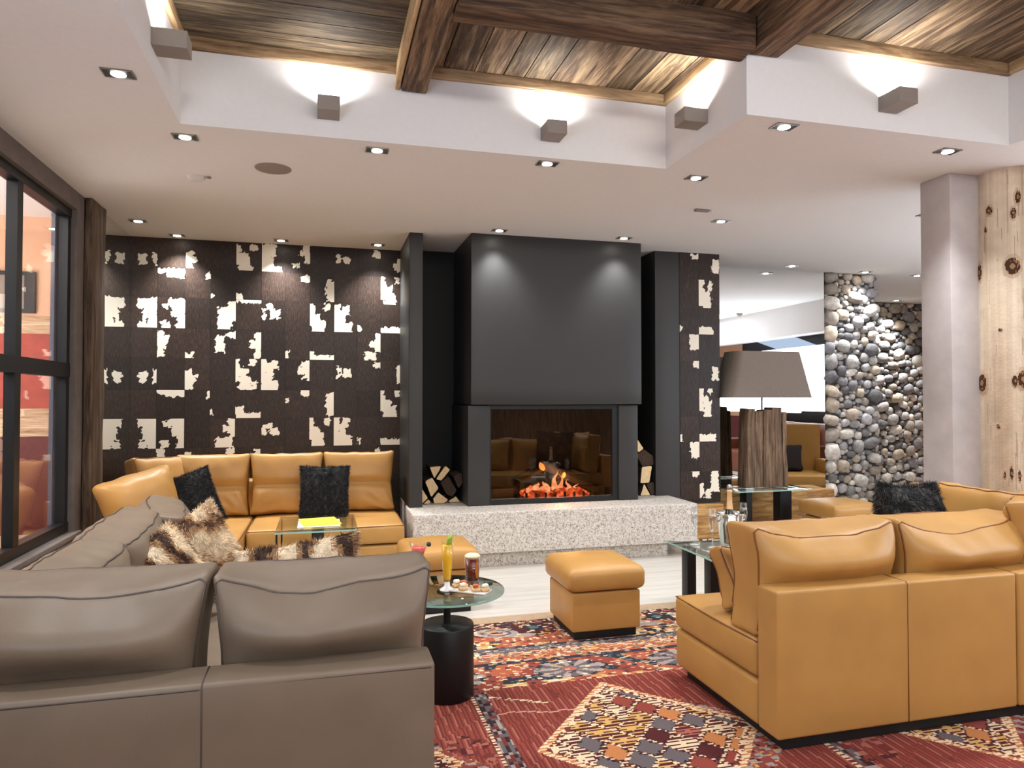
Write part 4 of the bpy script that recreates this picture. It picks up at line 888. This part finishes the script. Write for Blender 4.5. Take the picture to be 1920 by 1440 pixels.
# ------------------------------------------------------------------ drinks and snacks
def glass_prof(x, y, prof, w=.0015):
    m = MB(); m.lathe(x, y, prof+[(max(0, r-w), z) for (r, z) in reversed(prof) if r > w*2], 28); return m
ZT = .520
T = thing('juice_glass', 'tall footed glass of orange juice on the round glass table', 'drink', (.585, 3.40, ZT))
glass_prof(.585, 3.40, [(.0, ZT+.001), (.036, ZT+.001), (.036, ZT+.005), (.014, ZT+.018), (.012, ZT+.04), (.019, ZT+.055), (.026, ZT+.15), (.030, ZT+.235)]).build('glass', 'clear_glass', T)
MB().lathe(.585, 3.40, [(0, ZT+.045), (.012, ZT+.046), (.0175, ZT+.06), (.0245, ZT+.15), (.0275, ZT+.218), (0, ZT+.218)], 28).build('juice', 'orange_juice', T)
MB().lathe(.585, 3.40, [(.0365, ZT+.0012), (.0365, ZT+.0055), (.0145, ZT+.0185), (.0125, ZT+.042)], 28).build('foot', 'glass_white', T)
MB().tube([(.60, 3.405, ZT+.20), (.612, 3.40, ZT+.275)], .004, 8).tube([(.585, 3.40, ZT+.205), (.592, 3.39, ZT+.25), (.603, 3.385, ZT+.262)], [.008, .01, .002], 8).build('garnish', 'lime', T)
T = thing('cocktail_glass', 'stemmed glass of pink cocktail at the corner of the grey sofa', 'drink', (.455, 3.47, ZT))
glass_prof(.455, 3.47, [(.0, ZT+.001), (.034, ZT+.001), (.034, ZT+.004), (.006, ZT+.012), (.005, ZT+.11), (.013, ZT+.125), (.032, ZT+.175), (.046, ZT+.225)]).build('glass', 'clear_glass', T)
MB().lathe(.455, 3.47, [(0, ZT+.118), (.010, ZT+.126), (.028, ZT+.172), (.036, ZT+.20), (0, ZT+.20)], 28).build('cocktail', 'pink_cocktail', T)
MB().lathe(.505, 3.465, [(0, ZT+.20), (.009, ZT+.203), (.012, ZT+.212), (.009, ZT+.221), (0, ZT+.224)], 14).build('garnish', 'olive', T)
T = thing('tumbler', 'dark red-brown tumbler with a pale frothy top on the round table', 'drink', (.735, 3.52, ZT))
glass_prof(.735, 3.52, [(.0, ZT+.001), (.032, ZT+.001), (.034, ZT+.008), (.041, ZT+.13)]).build('glass', 'clear_glass', T)
MB().lathe(.735, 3.52, [(0, ZT+.010), (.0315, ZT+.010), (.0385, ZT+.118), (0, ZT+.118)], 28).build('drink', 'cola', T)
MB().lathe(.735, 3.52, [(0, ZT+.1185), (.0385, ZT+.1185), (.0398, ZT+.132), (.03, ZT+.140), (0, ZT+.141)], 28).build('foam', 'foam', T)
m = MB()
for (a, z0, z1) in ((-1.15, .03, .105), ): 
    pts = [(.735+.0405*math.cos(q), 3.52+.0405*math.sin(q)) for q in (-1.45, -1.3, -1.15, -1.0)]
    vs = []; 
    for (px, py), (lo, hi) in zip(pts, ((.06, .075), (.03, .105), (.02, .11), (.035, .09))): vs += [(px, py, ZT+lo), (px, py, ZT+hi)]
    m.raw(vs, [(2*i, 2*i+2, 2*i+3, 2*i+1) for i in range(3)])
m.build('printed_motif', 'amber', T)
T = thing('snack_tray', 'small slate board of canapes on the round glass table', 'food tray', (.67, 3.36, ZT))
M_ = Matrix.Translation((.685, 3.345, 0)) @ Matrix.Rotation(math.radians(-38), 4, 'Z') @ Matrix.Translation((-.685, -3.345, 0))
MB().rbox(.585, .785, 3.30, 3.39, ZT+.001, ZT+.009, .003, 2).xf(M_).build('board', 'slate', T)
rr = random.Random(4)
CAN = [('bread canape with cream cheese at the juice-glass end of the snack board', 'cream_cheese', .605, 3.365), ('bread canape with ham nearest the tumbler on the snack board', 'ham', .64, 3.37), ('cream-topped canape in the middle of the snack board', 'cream_cheese', .66, 3.325), ('bread canape with olive beside the ham one on the snack board', 'olive', .70, 3.37), ('orange-topped canape near the outer end of the snack board', 'ham', .725, 3.33), ('bread canape at the outer tip of the snack board', 'cream_cheese', .765, 3.35)]
for (lab, mt, x, y) in CAN:
    p = M_ @ Vector((x, y, ZT+.010)); T = thing('canape', lab, 'canape', p, 'canapes on the snack board'); rz = rr.uniform(0, 90)
    def fnc(w, q): return w+Vector((.004*nz(w.x*60, w.y*60, 1), .004*nz(w.x*60, w.y*60, 4), .003*nz(w.x*70, w.y*70, 8)))
    Mq = Matrix.Translation(p) @ Matrix.Rotation(math.radians(rz), 4, 'Z')
    MB().rbox(-.02, .02, -.016, .016, 0, .016, .005, 2).xf(Mq).build('bread', 'bread', T)
    m = MB().rbox(-.015, .015, -.012, .012, .0165, .034, .007, 3).xf(Mq); m.v = [tuple(fnc(Vector(v), None)) for v in m.v]; m.build('topping', mt, T)
o = MB().lathe(.80, 3.44, [(0, ZT+.001), (.02, ZT+.001), (.024, ZT+.012), (.022, ZT+.022), (0, ZT+.018)], 20).build('olive_bowl', 'olive', None, (.80, 3.44, ZT)); tag(o, 'tiny dark dish at the rim of the round glass table', 'dish')
# champagne table
ZT = .460
def flute(label, x, y):
    T = thing('champagne_flute', label, 'glass', (x, y, ZT), 'champagne flutes on the glass table')
    glass_prof(x, y, [(.0, ZT+.001), (.034, ZT+.001), (.034, ZT+.004), (.006, ZT+.012), (.004, ZT+.085), (.010, ZT+.105), (.024, ZT+.155), (.027, ZT+.19), (.021, ZT+.255)]).build('bowl', 'drink_glass', T)
    MB().lathe(x, y, [(0, ZT+.0015), (.032, ZT+.002), (.032, ZT+.0045), (0, ZT+.006)], 24).build('foot', 'glass_white', T); return T
flute('empty champagne flute nearest the corner of the glass table', 2.43, 4.30)
flute('empty champagne flute between the other flute and the ice bucket', 2.50, 4.19)
flute('champagne flute standing behind the ice bucket', 2.86, 4.38)
T = thing('ice_bucket', 'polished steel champagne bucket on the glass table', 'ice bucket', (2.69, 4.28, ZT))
m = MB(); m.lathe(2.69, 4.28, [(0, ZT+.001), (.062, ZT+.001), (.07, ZT+.01), (.088, ZT+.19), (.094, ZT+.20), (.096, ZT+.207), (.092, ZT+.21), (.085, ZT+.19), (.066, ZT+.02), (0, ZT+.015)], 40); m.build('bucket', 'chrome', T)
for s in (-1, 1):
    MB().tube([(2.69+s*.088, 4.28, ZT+.19), (2.69+s*.112, 4.28, ZT+.19), (2.69+s*.118, 4.28, ZT+.172), (2.69+s*.112, 4.28, ZT+.155), (2.69+s*.084, 4.28, ZT+.155)], .005, 8).build('handle', 'chrome', T)
T = thing('champagne_bottle', 'champagne bottle with gold-pink foil neck standing in the ice bucket', 'bottle', (2.69, 4.285, ZT+.02))
m = MB(); m.lathe(2.69, 4.285, [(0, ZT+.03), (.04, ZT+.03), (.042, ZT+.06), (.042, ZT+.16), (.034, ZT+.20), (.022, ZT+.235)], 28); m.build('bottle_body', 'bottle_green', T)
m = MB(); m.lathe(2.69, 4.285, [(.0225, ZT+.234), (.018, ZT+.28), (.0155, ZT+.345), (.018, ZT+.35), (.018, ZT+.362), (.015, ZT+.366)], 24); m.build('foil_neck', 'champagne_foil', T)
m = MB(); m.lathe(2.69, 4.285, [(.0165, ZT+.3665), (.019, ZT+.375), (.016, ZT+.395), (0, ZT+.402)], 24); m.build('cork_cap', 'dull_chrome', T)
o = rough_box(2.51, 2.76, 4.01, 4.14, ZT+.001, ZT+.012, 0, .002, 5, .004).build('napkin', 'white_paper', None, (2.63, 4.07, ZT)); tag(o, 'folded white napkin on the glass table in front of the ice bucket', 'napkin')

# ------------------------------------------------------------------ far side of the lounge (visible in the large mirror)
T = thing('television', 'big bright wall screen with black surround, seen in the large mirror', 'television', (9.1, 1.4, 1.8))
MB().rbox(9.06, 9.14, .12, 3.0, .98, 2.66, .008, 2).build('surround', 'black_steel', T)
MB().box(9.05, 9.058, .24, 2.95, 1.20, 2.46).build('screen', 'screen_white', T)
T = thing('lounge_sofa', 'brown leather sofa below the wall screen, seen in the large mirror', 'sofa', (8.4, 2.0, 0))
block('base', T, (7.9, 8.85, .9, 3.4, .001, .40), .03, 'brown_leather'); block('backrest', T, (8.6, 8.9, .9, 3.4, .405, .98), .06, 'brown_leather', soft(3, .03))
block('armrest', T, (7.9, 8.595, .7, .895, .001, .62), .04, 'brown_leather'); block('armrest', T, (7.9, 8.595, 3.405, 3.6, .001, .62), .04, 'brown_leather')
cushion('back_cushion', T, 8.45, 1.6, .41, 1.0, .5, .2, -90, -8, 0, 'brown_leather', 'grey_piping', seed=5); cushion('back_cushion', T, 8.45, 2.7, .41, 1.0, .5, .2, -90, -8, 0, 'brown_leather', 'grey_piping', seed=6)
def armchair(label, x, y, rot):
    T = thing('armchair', label, 'armchair', (x, y, 0)); M_ = Matrix.Translation((x, y, 0)) @ Matrix.Rotation(math.radians(rot), 4, 'Z')
    for nm, b in (('base', (-.36, .36, -.36, .36, .05, .28)), ('armrest', (-.45, -.365, -.38, .36, .05, .60)), ('armrest', (.365, .45, -.38, .36, .05, .60)), ('backrest', (-.45, .45, .365, .48, .05, 1.08)), ('seat_cushion', (-.36, .36, -.38, .36, .285, .43))):
        m = MB().rbox(*b, .025, 3, soft(2)).xf(M_); m.build(nm, OL, T)
    for sx in (-.38, .38):
        for sy in (-.3, .4): MB().box(sx-.03, sx+.03, sy-.03, sy+.03, .001, .05).xf(M_).build('foot', 'black_paint', T)
    return T
armchair('tan armchair facing the large mirror beside the concrete pillar', 6.27, 5.66, 200)
T = thing('throw_pillow', 'dark cushion on the tan armchair seen in the large mirror', 'cushion', (6.22, 5.6, .44)); cushion('cover', T, 6.2, 5.59, .445, .4, .36, .14, 200, -15, 0, 'dark_cloth', 'black_paint', 0, .03, 3)

# ------------------------------------------------------------------ lamps and ceiling fittings
DL = [((-.909, 3.531), 'ceiling downlight nearest the steel window, beside the tall recess', 38), ((-.763, 4.297), 'ceiling downlight just below the recess corner by the window side', 85), ((.302, 4.233), 'ceiling downlight below the wall uplight closest to the window side', 85),
 ((1.354, 4.197), 'ceiling downlight below the second uplight of the recess', 45), ((2.407, 4.214), 'ceiling downlight beside the inner corner of the recess', 45), ((2.415, 3.291), 'ceiling downlight under the projecting white corner of the recess', 45), ((3.602, 3.367), 'ceiling downlight near the top of the concrete pillar', 75),
 ((-1.50, 6.45), 'ceiling downlight close to the wall mirror by the timber post', 26), ((-1.29, 6.93), 'ceiling downlight washing the cowhide wall next to the wall mirror', 95), ((-.39, 6.90), 'ceiling downlight washing the middle of the cowhide wall', 95), ((.50, 6.86), 'ceiling downlight washing the cowhide wall next to the charcoal fin', 95),
 ((1.49, 5.99), 'ceiling downlight over the charcoal hood on the log-niche side with the big stack', 34), ((2.673, 5.98), 'ceiling downlight over the charcoal hood on the cowhide-strip side', 30), ((5.05, 6.76), 'ceiling downlight close above the large mirror', 30), ((6.12, 6.86), 'ceiling downlight washing the stone pillar', 95), ((8.35, 8.74), 'ceiling downlight washing the stone wall behind the pillar', 240)]
FILL_DL = [((-.9, 2.2), 'added ceiling downlight above the grey sofa back', 40), ((4.6, 1.6), 'added ceiling downlight behind the log column', 50), ((4.7, 4.6), 'added ceiling downlight between pillar and stone pillar', 40), ((3.2, 5.2), 'added ceiling downlight before the cowhide strip', 35), ((.9, -3.0), 'added ceiling downlight near the rear wall', 30), ((2.6, -3.0), 'added ceiling downlight at the middle of the rear wall', 30), ((6.2, 3.4), 'added ceiling downlight over the passage by the bulkhead', 40), ((5.6, 8.0), 'added ceiling downlight behind the large mirror wall', 20), ((6.9, 6.9), 'added ceiling downlight in the passage beside the stone pillar', 40)]  # downlights added for their light, most of them out of view
def downlight():
    T = thing('downlight', '', 'downlight', (0, 0, ZC), 'recessed ceiling downlights')
    m = MB(); w, d = .066, .045
    for b in ((-w, w, -d, -d+.006), (-w, w, d-.006, d), (-w, -w+.006, -d, d), (w-.006, w, -d, d)): m.box(*b, ZC-.006, ZC+.0)
    m.build('frame', 'dull_chrome', T)
    MB().box(-w+.006, w-.006, -d+.006, d-.006, ZC-.003, ZC-.0005).build('recess_plate', 'charcoal_steel', T)
    m = MB(); m.lathe(0, 0, [(.034, ZC-.0035), (.034, ZC-.006), (.030, ZC-.0065)], 24); m.build('lamp_ring', 'chrome', T)
    m = MB(); m.cyl(0, 0, ZC-.0085, ZC-.0035, .032, 24); m.build('lamp', 'lamp_white', T)
    return T
proto = downlight(); first = True
WASH = {7: (0, 0), 8: (0, .03), 9: (0, .03), 10: (0, .03), 11: (0, .12), 12: (0, .12), 14: (0, .16), 15: (0, .16)}
for k, ((x, y), lab, pw) in enumerate(DL+FILL_DL):
    T = proto if first else copy_tree(proto); first = False
    T.location = (x, y, ZC); T['label'] = lab
    dx, dy = WASH.get(k, (0, 0))
    s = spot('downlight_beam', (x, y, ZC-.02), pw*LK*(1 if k in WASH else .75), (96 if k < 11 else 80) if k in WASH else 105, .9 if k in WASH else .8, None, (dx, dy, -1), (.96, .985, 1)); s.parent = T; s.location = (0, 0, -.02)
def sconce(label, x, y, dirv, w=.12, d=.15, z0=3.03, z1=3.11):
    """small box uplight fixed to the recess wall; dirv points away from the wall"""
    T = thing('wall_uplight', label, 'wall light', (x, y, z0), 'box uplights in the ceiling recess')
    dv = Vector(dirv); rz = math.atan2(dv.y, dv.x)+PI/2; M_ = Matrix.Translation((x, y, 0)) @ Matrix.Rotation(rz, 4, 'Z'); e = .006
    m = MB(); m.box(-w/2, w/2, -d, -.001, z0, z0+e); m.box(-w/2, w/2, -d, -d+e, z0+e, z1); m.box(-w/2, -w/2+e, -d+e, -.001, z0+e, z1); m.box(w/2-e, w/2, -d+e, -.001, z0+e, z1)
    m.xf(M_).build('housing', 'sconce_metal', T)
    m = MB().cyl(0, -d/2, z0+.02, z0+.035, .035, 20).xf(M_); m.build('lamp', 'uplight_white', T)
    p = M_ @ Vector((0, -d*.5, z1+.005)); spot('uplight_beam', p, 11*LK, 150, .6, T, -dv*.12+Vector((0, 0, 1)), (1, .98, .95), .02)
    return T
sconce('box uplight on the long recess wall between the window-side corner and the thick beam', .02, 4.1, (0, -1, 0))
sconce('box uplight on the long recess wall between thick beam and inner corner', 1.34, 4.1, (0, -1, 0))
sconce('box uplight on the short side wall of the recess under the crossbeam end', 2.125, 3.64, (-1, 0, 0))
sconce('box uplight on the recess wall above the concrete pillar', 3.01, 3.2, (0, -1, 0))
sconce('box uplight on the window-side wall of the recess, nearest the viewer', -.753, 3.48, (1, 0, 0))
m = MB(); m.lathe(-.32, 4.75, [(0, ZC-.008), (.10, ZC-.008), (.112, ZC-.004), (.114, ZC-.0005)], 48)
o = m.build('ceiling_speaker', 'speaker_cloth', None, (-.32, 4.75, ZC)); tag(o, 'round beige speaker grille set flush in the ceiling', 'speaker')
T = thing('smoke_detector', 'small white smoke detector on the ceiling beside the speaker grille', 'detector', (-.805, 5.06, ZC))
m = MB(); m.lathe(-.83, 5.06, [(0, ZC-.03), (.03, ZC-.03), (.05, ZC-.02), (.058, ZC-.0005)], 32); m.build('housing', 'white_plastic', T)
MB().lathe(-.745, 5.045, [(0, ZC-.012), (.012, ZC-.01), (.014, ZC-.0005)], 16).build('sensor', 'speaker_cloth', T)
T = thing('smoke_detector', 'flat white detector on the ceiling above the charcoal hood', 'detector', (2.86, 4.92, ZC))
MB().rbox(2.80, 2.92, 4.90, 4.94, ZC-.018, ZC-.0005, .006, 2).build('housing', 'speaker_cloth', T); MB().lathe(2.945, 4.92, [(0, ZC-.012), (.012, ZC-.01), (.013, ZC-.0005)], 16).build('sensor', 'white_plastic', T)
m = MB(); m.lathe(7.0, 3.2, [(0, ZC-.05), (.03, ZC-.05), (.05, ZC-.02), (.055, ZC-.0005)], 32); o = m.build('smoke_detector', 'speaker_cloth', None, (7.0, 3.2, ZC)); tag(o, 'dark ceiling detector that shows only in the large mirror', 'detector')

# ------------------------------------------------------------------ light
area('recess_soft_fill', (1.5, .9, 3.36), 95*LK, 3.6, 4.0, (0, .12, -1), (.90, .95, 1))  # soft overhead fill without a fixture, stands in for lamps out of view
area('recess_wall_fill', (1.5, -2.4, 3.15), 85*LK, 4.2, .3, (0, 1, .22), (1, .965, .91))  # unseen strip added behind the camera to brighten the recess walls
area('rear_ceiling_fill', (2.6, -2.9, 1.7), 105*LK, 6.5, .5, (0, .4, 1), (.88, .94, 1))  # fill added behind the camera to lift the ceiling, no fixture modelled
area('right_side_fill', (6.9, 3.2, 1.5), 70*LK, 3.2, .7, (-.75, .15, .62), (.82, .90, 1))  # invented cool side fill for the ceiling, column and log
area('left_ceiling_fill', (-1.73, .1, 1.65), 75*LK, 2.3, 2.0, (.75, .25, .75), (.72, .82, 1))  # cool fill made up to lift the left-hand ceiling
area('lounge_soft_fill', (6.0, 1.2, 2.90), 95*LK, 2.0, 4.0, (0, 0, -1), (.90, .95, 1))  # added overhead fill for the right of the lounge, no fixture
area('far_cool_light', (8.3, 2.2, 2.62), 10*LK, 1.2, 4, (-.3, 0, -1), (.6, .75, 1))
area('annex_ceiling_fill', (-4.6, 6.0, 1.5), 150*LK, 1.5, 3, (.25, .4, 1), (1, .96, .95))  # added out of sight to whiten the ceiling beyond the window
area('annex_light', (-3.6, 5.4, 3.36), 430*LK, 2.5, 4.5, (0, .2, -1), (1, .93, .84))
l = bpy.data.lights.new('fire_glow', 'POINT'); l.energy = 12*LK; l.color = (1, .5, .22); l.shadow_soft_size = .08
o = bpy.data.objects.new('fire_glow', l); COL.objects.link(o); o.location = (2.18, 6.38, .70)
w = bpy.data.worlds.new('World'); sc.world = w; w.use_nodes = True
w.node_tree.nodes['Background'].inputs[0].default_value = (.75, .85, 1, 1); w.node_tree.nodes['Background'].inputs[1].default_value = 1.2
# ------------------------------------------------------------------ camera
cam = bpy.data.cameras.new('Camera'); cam.sensor_width = 36; cam.lens = 1320/1920*36; cam.clip_start = .05
co = bpy.data.objects.new('Camera', cam); COL.objects.link(co); co.location = (0, 0, 1.45); co.rotation_euler = (math.radians(91.16), 0, math.radians(-15.0))
sc.camera = co
vs_ = sc.view_settings; vs_.view_transform = 'Standard'; vs_.look = 'None'; vs_.gamma = 1; vs_.use_curve_mapping = False; vs_.exposure = 0.33
sc.cycles.use_denoising = True
sc.cycles.max_bounces = 10; sc.cycles.diffuse_bounces = 5; sc.cycles.glossy_bounces = 6; sc.cycles.transparent_max_bounces = 16; sc.cycles.transmission_bounces = 6
sc.cycles.sample_clamp_indirect = 6; sc.cycles.caustics_reflective = False; sc.cycles.caustics_refractive = False
